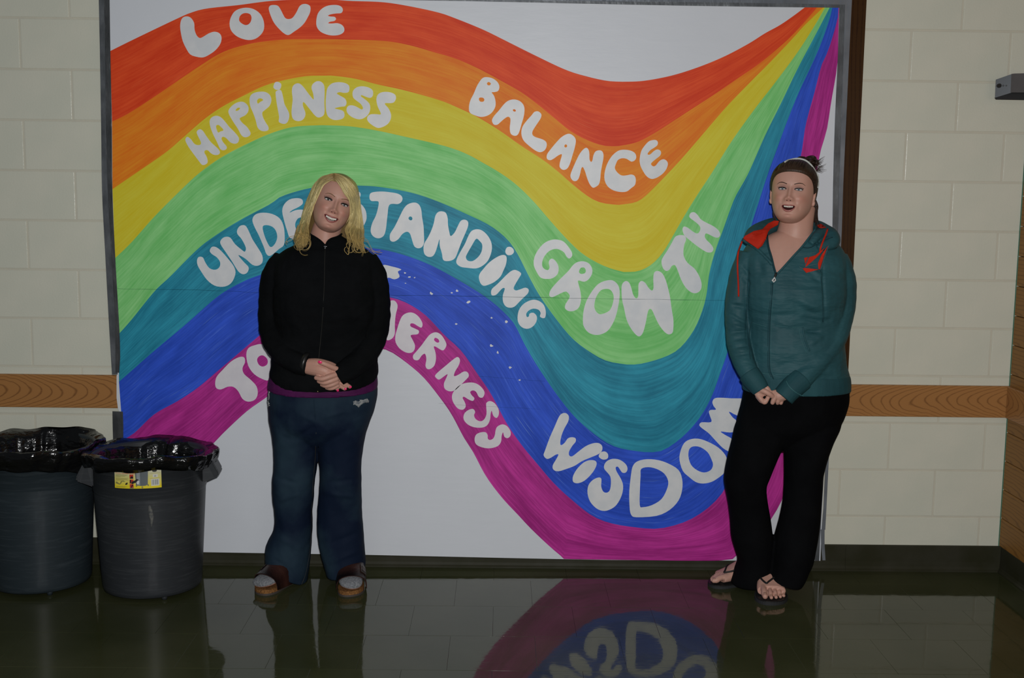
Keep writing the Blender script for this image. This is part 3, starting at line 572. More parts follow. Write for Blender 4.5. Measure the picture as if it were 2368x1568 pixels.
letter(*G_, [(612,660),(650,620),(710,570),(770,520),(815,492),(838,520),(825,570),(795,620),(783,665),(820,655),(870,625),(905,630),(918,665),(890,700),(840,750),(790,795),(740,803),(700,780),(692,735),(710,690),(725,648),(690,670),(650,697),(625,685)], mat=m_letter2)
letter(*G_, [(765,860),(775,815),(820,760),(880,730),(960,725),(1020,755),(1060,810),(1045,858),(1010,855),(985,810),(955,795),(930,810),(945,840),(968,865),(955,890),(920,880),(875,853),(862,865),(880,900),(890,940),(865,970),(820,960),(780,910)], mat=m_letter2)
letter(*G_, [(1075,930),(1080,905),(1110,892),(1150,910),(1185,960),(1190,1010),(1170,1045),(1140,1025),(1125,980),(1115,1010),(1110,1060),(1085,1110),(1040,1132),(970,1130),(910,1105),(872,1060),(875,1010),(910,975),(955,963),(975,990),(965,1020),(980,1055),(1020,1075),(1055,1060),(1078,1010)], mat=m_letter2)
letter(*G_, [(1160,1160),(1175,1125),(1220,1103),(1265,1120),(1295,1165),(1295,1205),(1270,1228),(1240,1215),(1228,1175),(1215,1210),(1210,1260),(1180,1300),(1110,1320),(1040,1312),(985,1285),(970,1240),(985,1195),(1030,1175),(1070,1175),(1088,1200),(1090,1232),(1110,1245),(1140,1230),(1155,1195)], mat=m_letter2)
H_ = (1200, 880, 3.643)
letter(*H_, [(208,630),(220,590),(260,480),(300,390),(335,310),(360,280),(395,275),(420,300),(415,345),(385,400),(360,460),(348,520),(355,545),(385,525),(410,490),(440,478),(475,485),(478,515),(450,550),(422,600),(425,632),(450,638),(500,600),(560,555),(620,530),(670,527),(700,550),(700,590),(670,620),(600,650),(530,680),(470,718),(400,745),(330,765),(290,750),(285,715),(310,670),(333,625),(310,625),(270,650),(235,660)])
letter(*H_, [(672,635),(690,605),(725,598),(750,620),(748,655),(715,667),(685,655)], more=[[(453,840),(458,800),(490,745),(540,695),(590,672),(640,675),(655,700),(640,745),(600,800),(550,845),(500,865),(465,860)]])
letter(*H_, [(718,715),(740,680),(790,660),(850,668),(900,705),(915,745),(900,775),(870,775),(845,740),(830,725),(815,735),(825,770),(860,830),(878,890),(865,970),(820,1050),(760,1090),(705,1098),(650,1075),(600,1020),(578,950),(585,885),(620,840),(670,817),(695,830),(693,890),(710,935),(740,945),(765,925),(775,870),(770,810),(740,770),(720,745)])
letter(*H_, [(945,790),(960,720),(1000,680),(1080,663),(1180,672),(1270,705),(1345,755),(1375,830),(1375,920),(1345,1010),(1270,1090),(1160,1140),(990,1152),(945,1130),(932,1060),(930,930)], [[(1030,745),(1090,730),(1160,745),(1225,785),(1258,850),(1245,920),(1200,1000),(1120,1050),(1045,1067),(1018,1050),(1020,900),(1025,800)]])
letter(*H_, [(1353,670),(1360,600),(1390,530),(1440,497),(1510,490),(1590,515),(1680,565),(1740,630),(1753,690),(1735,770),(1680,820),(1620,855),(1550,868),(1490,855),(1430,810),(1380,760)], [[(1428,640),(1435,580),(1470,555),(1530,562),(1590,605),(1620,660),(1635,710),(1615,755),(1560,775),(1500,755),(1450,710)]])
letter(*H_, [(1630,180),(1650,150),(1700,145),(1790,150),(1900,155),(1960,200),(1930,300),(1840,295),(1770,262),(1800,310),(1835,345),(1825,420),(1780,438),(1700,430),(1740,460),(1800,498),(1800,560),(1780,600),(1720,570),(1660,510),(1600,445),(1540,400),(1520,375),(1540,352),(1620,350),(1610,300),(1600,265),(1615,248),(1660,245),(1640,215)])
# scraped white flecks in the blue band, paper showing
def fleck(poly): 
    v = [P(x, y, YM-.0008) for x, y in smooth_poly(poly)]; mk('bare_patch', v, [tuple(range(len(v)))[::-1]], m_letter, banner)
fleck([(884,614),(905,616),(928,623),(920,628),(924,640),(912,646),(898,642),(888,650),(880,640)])
for (x, y, r) in ((936,631,3),(947,641,3.5),(959,642,2),(938,655,2),(997,679,5),(1045,677,3),(1057,673,4),(1083,698,5),(1055,749,3),(1137,735,3.5),(1171,744,5),(1136,800,5),(1151,815,4),(1180,850,4),(1201,879,3)):
    fleck([(x+r*random.uniform(.4, 1.1)*math.cos(t), y+r*random.uniform(.3, .9)*math.sin(t)) for t in np.linspace(0, 6.28, 8)[:-1]])
# paper joint and creases
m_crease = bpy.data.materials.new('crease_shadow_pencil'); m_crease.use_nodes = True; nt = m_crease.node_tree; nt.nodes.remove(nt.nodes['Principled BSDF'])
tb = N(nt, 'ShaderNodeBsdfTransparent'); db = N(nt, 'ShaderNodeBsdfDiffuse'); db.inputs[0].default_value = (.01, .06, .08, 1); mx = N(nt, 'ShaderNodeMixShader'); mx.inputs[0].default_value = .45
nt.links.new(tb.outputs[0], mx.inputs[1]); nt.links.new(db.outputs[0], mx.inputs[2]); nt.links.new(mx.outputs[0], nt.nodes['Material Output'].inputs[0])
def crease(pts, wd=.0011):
    q = interp(pts, 6); v = []; 
    for x, y in q:
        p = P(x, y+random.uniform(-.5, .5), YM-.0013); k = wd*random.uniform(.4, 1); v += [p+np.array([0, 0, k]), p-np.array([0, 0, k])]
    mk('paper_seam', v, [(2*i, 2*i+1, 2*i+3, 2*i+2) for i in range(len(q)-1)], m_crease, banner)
crease([(272,668),(420,670),(520,673),(620,678),(760,682),(910,683),(1080,685),(1250,688),(1400,691),(1550,693),(1700,696)])
crease([(1105,870),(1160,874),(1260,882)], .0006); crease([(1014,933),(1100,939),(1250,946)], .0005)
# duct tape
m_tape = noisy('duct_tape', (.17, .185, .20), (.10, .11, .12), 10, 4, rough=.32, spec=.6, metal=.25, bump=.5, bscale=16, bstretch=(2, 1, .6), dist=.006)
m_tape2 = noisy('shiny_duct_tape', (.27, .30, .34), (.19, .21, .24), 8, 4, rough=.22, spec=.6, metal=.3, bump=.5, bscale=14, bstretch=(2, 1, .5), dist=.006)
m_tape3 = noisy('folded_duct_tape', (.06, .065, .068), (.10, .105, .11), 12, 4, rough=.3, spec=.6, metal=.2, bump=.7, bscale=16, bstretch=(2, 1, .6), dist=.008)
def tape(L, Rr, mat, y0, label=None, Y=YM-.0018, n=26):
    """strip between two measured edges, each a list of (x, y)"""
    a = resample(L, n) if len(L) > 2 else np.linspace(L[0], L[1], n); b = resample(Rr, n) if len(Rr) > 2 else np.linspace(Rr[0], Rr[1], n)
    v = []; m = 5
    for i in range(n):
        for j in range(m):
            q = a[i]*(1-j/(m-1))+b[i]*j/(m-1); v.append(P(q[0], q[1], Y+random.uniform(-.0004, .0003)))
    f = [(i*m+j, (i+1)*m+j, (i+1)*m+j+1, i*m+j+1) for i in range(n-1) for j in range(m-1)]
    k = len(v); v += [q+np.array([0, .0012, 0]) for q in v]; f += [tuple(x+k for x in q)[::-1] for q in f]
    o = mk('tape_strip', v, f, mat, banner, True)
    if label: o['label'] = label
tape([(228,-20),(231,120),(234,300),(236,443),(244,600),(252,750),(259,866)], [(244,-20),(246,120),(247,300),(250,443),(258,600),(267,750),(272,866)], m_tape, 0, 'grey duct tape down the left edge, matt')
tape([(240,-20),(243,120),(245,300),(249,443),(258,600),(266,750),(267,862)], [(253,-20),(255,118),(258,266),(259.7,443),(266.5,597),(277.5,797),(275.7,862)], m_tape3, 0, 'dark wrinkled duct tape folded over the left edge', Y=YM-.0036)
tape([(260,951),(260.5,985),(262,1040),(268,1275)], [(284,952),(285,985),(285.5,1040),(291,1275)], m_tape3, 0, 'dark tape below the chair rail')
tape([(250,-24),(500,-19),(720,-14)], [(253,-12),(500,-7),(720,-2)], m_tape, 0, 'grey duct tape along the top edge, first run')
tape([(700,-14.5),(1200,-5),(1550,3),(1966,2)], [(700,-2),(1000,1),(1550,12.5),(1941,18)], m_tape, 0, 'grey duct tape along the top edge')
tape([(1100,-18),(1700,-16),(1968,-14)], [(1100,-.8),(1400,3),(1700,6),(1968,11)], m_tape2, 0, 'lighter second run of tape along the top', Y=YM-.0036)
tape([(1941,14),(1938,122),(1931,275),(1926.5,428),(1924,560),(1912,800),(1900,1000),(1888,1200),(1884,1297)], [(1957,0),(1953,122),(1948,275),(1944,428),(1940,560),(1928,800),(1912,1000),(1899,1200),(1894.5,1297)], m_tape, 0, 'dull inner tape down the right edge')
tape([(1955,-15),(1951,122),(1946,275),(1941,428),(1937,560),(1924,800),(1912,1000),(1903,1200),(1900,1225)], [(1971,-15),(1964,122),(1957,275),(1950,428),(1945.5,560),(1932,800),(1919,1020),(1910,1200),(1908.5,1225)], m_tape2, 0, 'shiny outer tape down the right edge', Y=YM-.0036)
tape([(1898,1225),(1899,1260),(1902,1296)], [(1907,1222),(1907,1260),(1909,1296)], m_tape2, 0, 'loose twisted tape end at the bottom right corner', Y=YM-.006)
# ================================================================== PEOPLE
def skin_mat(name, c, sss=.0):
    m, nt, b = base_mat(name, c, .48, .35)
    at = N(nt, 'ShaderNodeVertexColor'); at.layer_name = 'Col'; nt.links.new(at.outputs[0], b.inputs['Base Color'])
    tc = N(nt, 'ShaderNodeTexCoord'); nz = N(nt, 'ShaderNodeTexNoise'); nz.inputs['Scale'].default_value = 300; nt.links.new(tc.outputs['Object'], nz.inputs['Vector'])
    bp = N(nt, 'ShaderNodeBump'); bp.inputs['Strength'].default_value = .12; bp.inputs['Distance'].default_value = .001; nt.links.new(nz.outputs[0], bp.inputs['Height']); nt.links.new(bp.outputs[0], b.inputs['Normal'])
    b.inputs['Subsurface Weight'].default_value = .12; b.inputs['Subsurface Radius'].default_value = (.012, .005, .003); b.inputs['Subsurface Scale'].default_value = .5
    return m
def hair_mat(name, rough=.38, spec=.5):
    m, nt, b = base_mat(name, (.3, .2, .1), rough, spec)
    at = N(nt, 'ShaderNodeVertexColor'); at.layer_name = 'Col'; nt.links.new(at.outputs[0], b.inputs['Base Color'])
    tc = N(nt, 'ShaderNodeTexCoord'); mp = N(nt, 'ShaderNodeMapping'); mp.inputs['Scale'].default_value = (260, 260, 14); nt.links.new(tc.outputs['Object'], mp.inputs[0])
    nz = N(nt, 'ShaderNodeTexNoise'); nz.inputs['Scale'].default_value = 1; nz.inputs['Detail'].default_value = 2; nt.links.new(mp.outputs[0], nz.inputs['Vector'])
    bp = N(nt, 'ShaderNodeBump'); bp.inputs['Strength'].default_value = .6; bp.inputs['Distance'].default_value = .002; nt.links.new(nz.outputs[0], bp.inputs['Height']); nt.links.new(bp.outputs[0], b.inputs['Normal'])
    return m
def setcol(o, c):
    me = o.data; a = me.color_attributes.new('Col', 'FLOAT_COLOR', 'POINT'); c = np.asarray(c, float)
    if c.ndim == 1: c = np.tile(c, (len(me.vertices), 1))
    if c.shape[1] == 3: c = np.hstack([c, np.ones((len(c), 1))])
    a.data.foreach_set('color', c.astype(np.float32).ravel())
def Rx(a): c, s = math.cos(a), math.sin(a); return np.array([[1,0,0],[0,c,-s],[0,s,c]])
def Ry(a): c, s = math.cos(a), math.sin(a); return np.array([[c,0,s],[0,1,0],[-s,0,c]])
def Rz(a): c, s = math.cos(a), math.sin(a); return np.array([[c,-s,0],[s,c,0],[0,0,1]])
ZT = [-11.5,-11.2,-10.5,-9,-7,-5,-3,0,3,6,8,10,11.2,11.5]
def tab(v): return lambda z: np.interp(z, ZT, v)
class Head:
    def __init__(s, eye_px, Yeye, scale, yaw, pitch, roll, wide=1.0, jaw=1.0, mouth='smile', ex=3.1):
        s.ex = ex; s.k = scale*.01; s.M = Ry(roll)@Rx(pitch)@Rz(yaw); s.wide = wide; s.jaw = jaw; s.mouth = mouth
        q = interp([[z] + list(r) for z, r in zip(ZT, zip([.9,2.1,3.3,4.65,5.8,6.55,7.0,7.25,7.4,7.15,6.3,4.6,2.0,.3], [-5.6,-6.6,-8.2,-8.8,-8.8,-8.8,-8.8,-8.7,-9.2,-8.7,-7.5,-5.2,-2.0,-.5], [-3.0,-1.6,0.2,2,4,6,7.8,9.3,9.9,9.5,8.3,6.0,3.0,1.0]))], 6)
        s.q = q; s.c = P(eye_px[0], eye_px[1], Yeye)-s.M@(np.array([0, s.surf(0, 0), 0])*s.k)
    def wfb(s, z):
        q = s.q; j = np.clip((-z-3)/6, 0, 1); w = np.interp(z, q[:, 0], q[:, 1])*s.wide*(1+(s.jaw-1)*j)
        return w, np.interp(z, q[:, 0], q[:, 2]), np.interp(z, q[:, 0], q[:, 3])
    def feat(s, x, z):
        g = lambda cx, cz, sx, sz: np.exp(-((x-cx)/sx)**2-((z-cz)/sz)**2)
        d = .70*g(0, -.2, .75, 1.3)+1.15*g(0, -2.0, .80, 1.2)+1.75*g(0, -3.45, 1.05, .95)
        ax = np.abs(x); h = lambda cx, cz, sx, sz: np.exp(-((ax-cx)/sx)**2-((z-cz)/sz)**2)
        d += .95*h(1.28, -3.85, .62, .62)-.85*h(s.ex-.15, .15, 1.6, 1.0)+.32*h(2.9, 2.0, 2.0, .7)+.50*h(s.ex, -.15, 1.15, .55)-.3*h(1.0,-.2,.5,1.0)
        d += .80*h(4.1, -3.2, 1.7, 1.4)-.30*h(2.55+.0*z, -4.9, .55, 1.2)-.25*h(3.6, -6.4, .5, 1.1)
        d += .55*g(0, -6.6, 2.9, 1.6)+.75*g(0, -10.0, 1.7, .9)-.38*g(0, -8.75, 1.9, .45)-.12*g(0, -5.2, .35, .5)
        zm = s.zm(x); hw, hh = s.mo(); t = 1-(x/hw)**2; hz = hh*np.sqrt(np.clip(t, 0, 1))
        ins = np.clip((hz-np.abs(z-zm))/.28, 0, 1)*(t > 0); d = d-1.5*ins
        return d
    def mo(s): return (2.75, .74) if s.mouth == 'smile' else (2.3, .85)
    def zm(s, x): return (-6.95+.13*x*x) if s.mouth == 'smile' else (-6.95+.13*x*x)
    def surf(s, x, z, feat=True):
        w, f, b = s.wfb(z); yc = np.where(z < -6, .5+(z+6)*.65, .5); e = 2.25
        r = np.clip(1-(np.abs(x)/w)**e, 0, 1)**(1/e); return yc-(yc-f)*r-(s.feat(x, z)*np.clip(r*1.3, 0, 1) if feat else 0)
    def grid(s, off=None, nz=150, na=190):
        zs = -11.5*np.cos(np.linspace(0, math.pi, nz)); V = []; 
        for z in zs:
            w, f, b = s.wfb(z); yc = .5+(z+6)*.65 if z < -6 else .5; e = 2.25
            t = np.linspace(0, 2*math.pi, na, endpoint=False); c, sn = np.cos(t), np.sin(t)
            x = w*np.sign(c)*np.abs(c)**(2/e); r = np.abs(sn)**(2/e); y = np.where(sn < 0, yc-(yc-f)*r, yc+(b-yc)*r)
            if off is None: y = np.where(sn < 0, y-s.feat(x, z)*np.clip(r*1.3, 0, 1), y)
            V.append(np.stack([x, y, np.full(na, z)], 1))
        V = np.vstack(V)
        if off is not None:
            cc = np.array([0, .6, 1.5]); d = V-cc; d /= np.linalg.norm(d, axis=1)[:, None]; V = V+d*off(V)[:, None]
        F = [(i*na+k, i*na+(k+1) % na, (i+1)*na+(k+1) % na, (i+1)*na+k) for i in range(nz-1) for k in range(na)]
        F += [tuple(range(na))[::-1], tuple(range((nz-1)*na, nz*na))]
        return V, F
    def W(s, p): return s.c+(np.atleast_2d(np.asarray(p, float))*s.k)@s.M.T
    def L(s, p): return ((np.asarray(p)-s.c)@s.M)/s.k
    def on(s, x, z, lift=0.0): return s.W([x, float(s.surf(x, z))-lift, z])[0]
def add_head(mb, H):
    V, F = H.grid(); mb.add(H.W(V), F)
    for sx in (-1, 1):   # ears
        R = Rz(sx*.35)@Ry(sx*.12)
        mb.ball(H.W([sx*(7.15*H.wide), 1.3, -1.2])[0], np.array([.62, 1.7, 3.0])*H.k, 16, H.M@R)
        mb.ball(H.W([sx*(7.45*H.wide), .9, -3.3])[0], np.array([.5, .9, 1.1])*H.k, 12, H.M@R)
def face_parts(H, body, skin, lipc, browc, eyec, eyeh=.42, lash=.16, mk_iris=True):
    m_white = base_mat('eye_white', (.62, .60, .58), .15, .5)[0]; m_iris = base_mat('iris', eyec, .1, .6)[0]; m_pup = base_mat('pupil', (.004, .004, .004), .05, .6)[0]
    m_lash = base_mat('lashes', (.008, .006, .005), .6)[0]; m_lip = base_mat('lips', lipc, .35, .5)[0]; m_brow = base_mat('brow_hair', browc, .7)[0]
    m_tooth = base_mat('tooth_enamel', (.78, .74, .66), .2, .5)[0]; m_in = base_mat('mouth_inside', (.045, .010, .010), .8, .1)[0]
    for sx in (-1, 1):
        cx, cz = sx*H.ex, 0.0; y = float(H.surf(cx, cz))
        nrm = Rz(sx*.22)
        e = MB().ball(H.W([cx, y+.18, cz])[0], np.array([1.32, .42, eyeh])*H.k, 20, H.M@nrm).build('eye', m_white, body, True)
        MB().ball(H.W([cx+H.gz*.4, y-.10, cz+.02])[0], np.array([.50, .22, min(.46, eyeh*.98)])*H.k, 16, H.M@nrm).build('iris', m_iris, e, True)
        MB().ball(H.W([cx+H.gz*.4, y-.24, cz+.02])[0], np.array([.22, .12, .22])*H.k, 12, H.M@nrm).build('pupil', m_pup, e, True)
        up = []; lo = []; cr = []
        for t in np.linspace(-1, 1, 11):
            x = cx+t*1.45; z = cz+eyeh*.95*math.sqrt(max(1-t*t, 0))+.02-(.10*t*sx*-1); up.append(H.on(x, z, .13)); lo.append(H.on(x, cz-eyeh*.95*math.sqrt(max(1-t*t, 0)), .06)); cr.append(H.on(x, z+.38, .02))
        r = [lash*.5+lash*1.25*math.sin(math.pi*(i+.6)/11.5) for i in range(11)]
        mb = MB().tube(up, np.array(r)*H.k, 6); mb.tube(lo, np.array([.05]*11)*H.k, 5)
        for i in range(9):   # upper lashes, longer at the outer corner
            t = -.9+1.8*i/8; x = cx+t*1.45; z = cz+eyeh*math.sqrt(max(1-t*t, 0)); L = lash*(2.2+1.6*t*sx)
            mb.tube([H.on(x, z, .12), H.on(x+t*L*.5, z+L*.6, .35), H.on(x+t*L*.9, z+L*1.1, .4)], np.array([.11, .085, .03])*H.k, 4)
        mb.build('eyelashes', m_lash, body, True)
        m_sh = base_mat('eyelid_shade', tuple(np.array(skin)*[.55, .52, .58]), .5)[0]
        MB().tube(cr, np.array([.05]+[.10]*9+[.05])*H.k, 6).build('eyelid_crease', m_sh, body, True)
        br = [H.on(sx*x, z, .03) for x, z in ((1.3, 1.65), (2.2, 1.98), (3.2, 2.2), (4.2, 2.1), (5.0, 1.6))]
        MB().tube(interp(br, 4), np.array(list(np.linspace(.20, .24, 9))+list(np.linspace(.22, .06, 8)))*H.k*.75, 6, .6).build('eyebrow', m_brow, body, True)
        MB().ball(H.on(sx*.60, -4.30, .0), np.array([.28, .22, .16])*H.k, 10, H.M).build('nostril', m_in, body, True)
    hw, hh = H.mo(); up = []; lo = []; n = 17
    for t in np.linspace(-1, 1, n):
        x = t*hw*1.03; q = math.sqrt(max(1-t*t, 0)); zc = float(H.zm(x)); yb = float(H.surf(x, zc+hh*q+.35)); yl = float(H.surf(x, zc-hh*q-.42))
        dip = -.10*math.exp(-(x/.4)**2); up.append(H.W([x, yb-.02+.12*(1-q), zc+hh*q+.16*q+dip])[0]); lo.append(H.W([x, yl-.05+.12*(1-q), zc-hh*q-.20*q])[0])
    prof = np.sin(np.linspace(.12, math.pi-.12, n))
    MB().tube(up, (.06+.20*prof)*H.k, 10).tube(lo, (.06+.33*prof)*H.k, 10).build('lips', m_lip, body, True)
    tb = MB(); nt_ = 8 if H.mouth == 'smile' else 6
    wid = [.40, .46, .44, .55]; xs = []; x = 0
    for wd in [.60, .48, .50, .46, .42][:nt_//2]: xs.append((x+wd/2, wd)); x += wd
    for xx, wd in xs:
        for sx in (-1, 1):
            X = sx*xx; top = float(H.zm(X))+hh*.95*math.sqrt(max(1-(X/hw)**2, 0)); hgt = (.92 if H.mouth == 'smile' else .66)*(1-.10*abs(X))
            y = float(H.surf(0, -6.0))+.55+.14*X*X; a = H.W([X, y, top-hgt/2+.12])[0]
            tb.ball(a, np.array([wd*.60, .22, hgt*.66])*H.k, 12, H.M)
    if H.mouth == 'smile':
        for xx, wd in xs[:3]:
            for sx in (-1, 1):
                X = sx*xx*.85; z = float(H.zm(X))-hh*.72*math.sqrt(1-(X/hw)**2); tb.ball(H.W([X, float(H.surf(0, -6.0))+.85+.14*X*X, z])[0], np.array([wd*.42, .2, .28])*H.k, 8, H.M)
    tb.build('teeth', m_tooth, body, True)
    MB().ball(H.W([0, float(H.surf(0, -6.0))+1.55, float(H.zm(0))])[0], np.array([hw*.96, .5, hh*1.1])*H.k, 16, H.M).build('mouth_hollow', m_in, body, True)
def colour_body(o, H, skin):
    a = co_of(o.data); L = H.L(a); c = np.tile(np.array(skin), (len(a), 1)); x, y, z = L.T; near = (np.abs(x) < 9) & (z > -13) & (z < 12) & (y < 4)
    def mixc(mask, col): c[:] = c*(1-mask[:, None])+np.array(col)*mask[:, None]
    g = lambda cx, cz, sx, sz: np.exp(-((np.abs(x)-cx)/sx)**2-((z-cz)/sz)**2)*near
    mixc(.40*g(4.3, -3.3, 1.8, 1.4), np.array(skin)*[1.02, .70, .68]); mixc(.35*g(0, -4.2, 1.3, 1.0), np.array(skin)*[1.0, .70, .66]); mixc(.3*g(0, -10, 1.8, .9), np.array(skin)*[1.02, .78, .76])
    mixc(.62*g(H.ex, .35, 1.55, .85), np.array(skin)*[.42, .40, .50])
    hw, hh = H.mo(); t = 1-(x/hw)**2; ins = near & (np.abs(z-H.zm(x)) < hh*np.sqrt(np.clip(t, 0, 1))*1.0) & (t > 0) & (y < -4)
    c[ins] = (.10, .02, .018)
    nz = noise3(a, 60, 3)*.03; c = np.clip(c*(1+nz[:, None]), 0, 1); setcol(o, c)
def limb(mb, rows, r_add=0.0): return pxtube(mb, rows, 14, 0, 4)
def finger(mb, rows): mb.tube([P(a, b_, c) for a, b_, c, r in interp(rows, 4)], [r[3] for r in interp(rows, 4)], 10); mb.ball(P(*rows[-1][:3]), rows[-1][3]*1.0, 10); mb.ball(P(*rows[0][:3]), rows[0][3], 10)
def nail(px, py, Y, w_, h_, mat, body, rot=0):
    MB().ball(P(px, py, Y), (w_, .0022, h_), 12, Ry(rot)).build('fingernail', mat, body, True)
def cloth(name, c1, c2, rough, bump, bs, fine=400, spec=.3, sheen=0, stretch=(1, 1, 1)):
    m = noisy(name, c1, c2, 6, 4, rough=rough, spec=spec, bump=bump, bscale=bs, bstretch=stretch, dist=.02)
    return m
def foot_local(L, Wd, H0=.085):
    """rows along the foot: u, halfwidth, lateral shift, top height"""
    return [(-.005, .018, 0, .05), (.01, .030, 0, .078), (.05, .034, 0, .095), (.10, .034, 0, .085), (.15, .042, .002, .058), (.19, .047, .003, .040), (.22, .044, .002, .030), (.238, .033, -.002, .022), (.245, .018, -.004, .014)]
class Foot:
    def __init__(s, tip, d, L=.245, inner=1, z0=.0, sc=1.0):
        s.d = np.array([d[0], d[1], 0.0]); s.d /= np.linalg.norm(s.d); s.n = np.array([-s.d[1], s.d[0], 0])*inner; s.o = np.array([tip[0], tip[1], 0])-s.d*L*sc; s.z0 = z0; s.sc = sc; s.L = L
    def w(s, u, v, z): return s.o+s.d*u*s.sc+s.n*v*s.sc+np.array([0, 0, s.z0+z*s.sc])
    def mass(s, mb, umax=.25):
        rows = [r for r in interp([list(r) for r in foot_local(.245, .09)], 3) if r[0] <= umax]; n = 20; base = len(mb.v)
        for u, hw, sh, h in rows:
            for k in range(n):
                t = 2*math.pi*k/n; c, sn = math.cos(t), math.sin(t); z = h/2+h/2*(abs(sn)**.8)*(1 if sn > 0 else -1)
                mb.v.append(tuple(s.w(u, sh+hw*math.copysign(abs(c)**.85, c), z)))
        m = len(rows)
        for i in range(m-1):
            for k in range(n): p = base+i*n+k; q = base+i*n+(k+1) % n; mb.f.append((p, q, q+n, p+n))
        mb.f.append(tuple(base+k for k in range(n))[::-1]); mb.f.append(tuple(base+(m-1)*n+k for k in range(n)))
    def outline(s, grow=.006, n=40):
        # inner side (+v) straight, big toe forward on +v
        pts = [(-.012, 0), (-.006, .024), (.03, .036), (.09, .034), (.14, .040), (.19, .049), (.225, .046), (.247, .032), (.253, .012), (.247, -.012), (.228, -.032), (.19, -.046), (.14, -.045), (.09, -.038), (.03, -.036), (-.006, -.024)]
        q = smooth_poly([(a*1.0, b_*(1+grow*10)) for a, b_ in pts]); return q
    def slab(s, z0, z1, grow=.006, umax=None):
        q = s.outline(grow); n = len(q); v = [s.w(u, v_, z0) for u, v_ in q]+[s.w(u, v_, z1) for u, v_ in q]
        return v, [tuple(range(n))[::-1], tuple(range(n, 2*n))]+[(i, (i+1) % n, (i+1) % n+n, i+n) for i in range(n)]

# ------------------------------------------------------------------ person in the black jacket
SKA = (.56, .305, .235)
m_skA = skin_mat('skin_tan', SKA)
A = empty('person', (P(745, 1300, -.24)[0], -.24, 0)); tag(A, 'smiling blonde person in a black zip jacket and blue jeans standing beside the bins', 'person')
HA = Head((779, 467), -.365, 1.0, math.radians(12), math.radians(-10), math.radians(18), 1.03, 1.04, 'smile', 3.2); HA.gz = -.15
torsoA = [(725,780,540,-.255,.040,0),(712,792,548,-.26,.055,0),(690,818,563,-.25,.075,0),(655,852,580,-.245,.095,0),(634,868,603,-.24,.115,0),(632,872,650,-.245,.135,0),(632,874,700,-.255,.150,0),(634,873,760,-.25,.140,0),(630,873,820,-.25,.140,.01)]
torsoA_end = [(625,874.5,862,-.25,.143,.035),(626,874,870,-.25,.141,.045)]
armLA = [(662,600,-.24,.052),(640,640,-.24,.060),(633,700,-.245,.058),(631,748,-.26,.055),(638,790,-.30,.051),(662,822,-.35,.046),(690,840,-.385,.041),(712,848,-.395,.036)]
armRA = [(842,600,-.24,.052),(860,640,-.24,.060),(868,700,-.245,.059),(868,748,-.26,.057),(860,790,-.30,.053),(836,828,-.355,.048),(808,853,-.392,.044),(781,869,-.405,.042)]
hipsA = [(634,866,862,-.24,.12,0),(621,872.5,902,-.24,.135,0),(621,867,940,-.24,.135,0),(625,854,980,-.24,.125,0),(640,842,1005,-.24,.098,0),(670,812,1030,-.24,.06,0),(715,765,1045,-.24,.02,0)]
legLA = [(640,740,940,-.24,.10,0),(624,745,960,-.24,.11,0),(630,738,1000,-.24,.10,0),(633,736,1040,-.235,.092,0),(633,732.5,1080,-.235,.085,0),(630,727.5,1110,-.235,.083,0),(631.5,725.5,1150,-.225,.08,0),(635.6,722,1180,-.215,.08,0),(634,722,1220,-.21,.082,0),(616,720,1260,-.205,.09,0),(615,715,1300,-.205,.098,0),(615,711,1316,-.205,.102,0),(616,710,1328,-.205,.102,0)]
legRA = [(745,860,940,-.24,.10,0),(740,860,960,-.24,.11,0),(740,847,1000,-.24,.10,0),(737,839,1040,-.235,.092,0),(740,835,1080,-.235,.085,0),(740,835.6,1110,-.235,.083,0),(737,836,1150,-.225,.08,0),(734.5,836.5,1180,-.215,.08,0),(733.5,839,1220,-.21,.082,0),(739,843,1260,-.205,.09,0),(749,845,1300,-.205,.098,0),(753,843,1314,-.205,.102,0),(754,842,1322,-.205,.102,0)]
fLA = Foot(PF(598, 1374), (-.50, -.86), inner=1, z0=.028); fRA = Foot(PF(814, 1379), (.16, -.98), inner=-1, z0=.028)
mb = MB(); add_head(mb, HA)
pxtube(mb, [(768,505,-.245,.055),(757,528,-.25,.056),(753,548,-.25,.060),(752,566,-.245,.062),(752,590,-.235,.045)], 48)
pxloft(mb, torsoA+torsoA_end, .010); pxtube(mb, armLA, 14, .013); pxtube(mb, armRA, 14, .013); pxloft(mb, hipsA, .016)
pxloft(mb, legLA, .028); pxloft(mb, legRA, .028)
for f in (fLA, fRA): f.mass(mb)
pxtube(mb, [(700,847,-.388,.024),(716,850,-.400,.028),(738,853,-.412,.031),(756,859,-.415,.029),(768,867,-.408,.024)], 16)
pxtube(mb, [(712,842,-.402,.022),(735,843,-.412,.024),(760,848,-.41,.022),(774,852,-.40,.018)], 14)
pxtube(mb, [(790,866,-.400,.028),(776,864,-.410,.026),(771,872,-.412,.026),(776,884,-.41,.024)], 14)
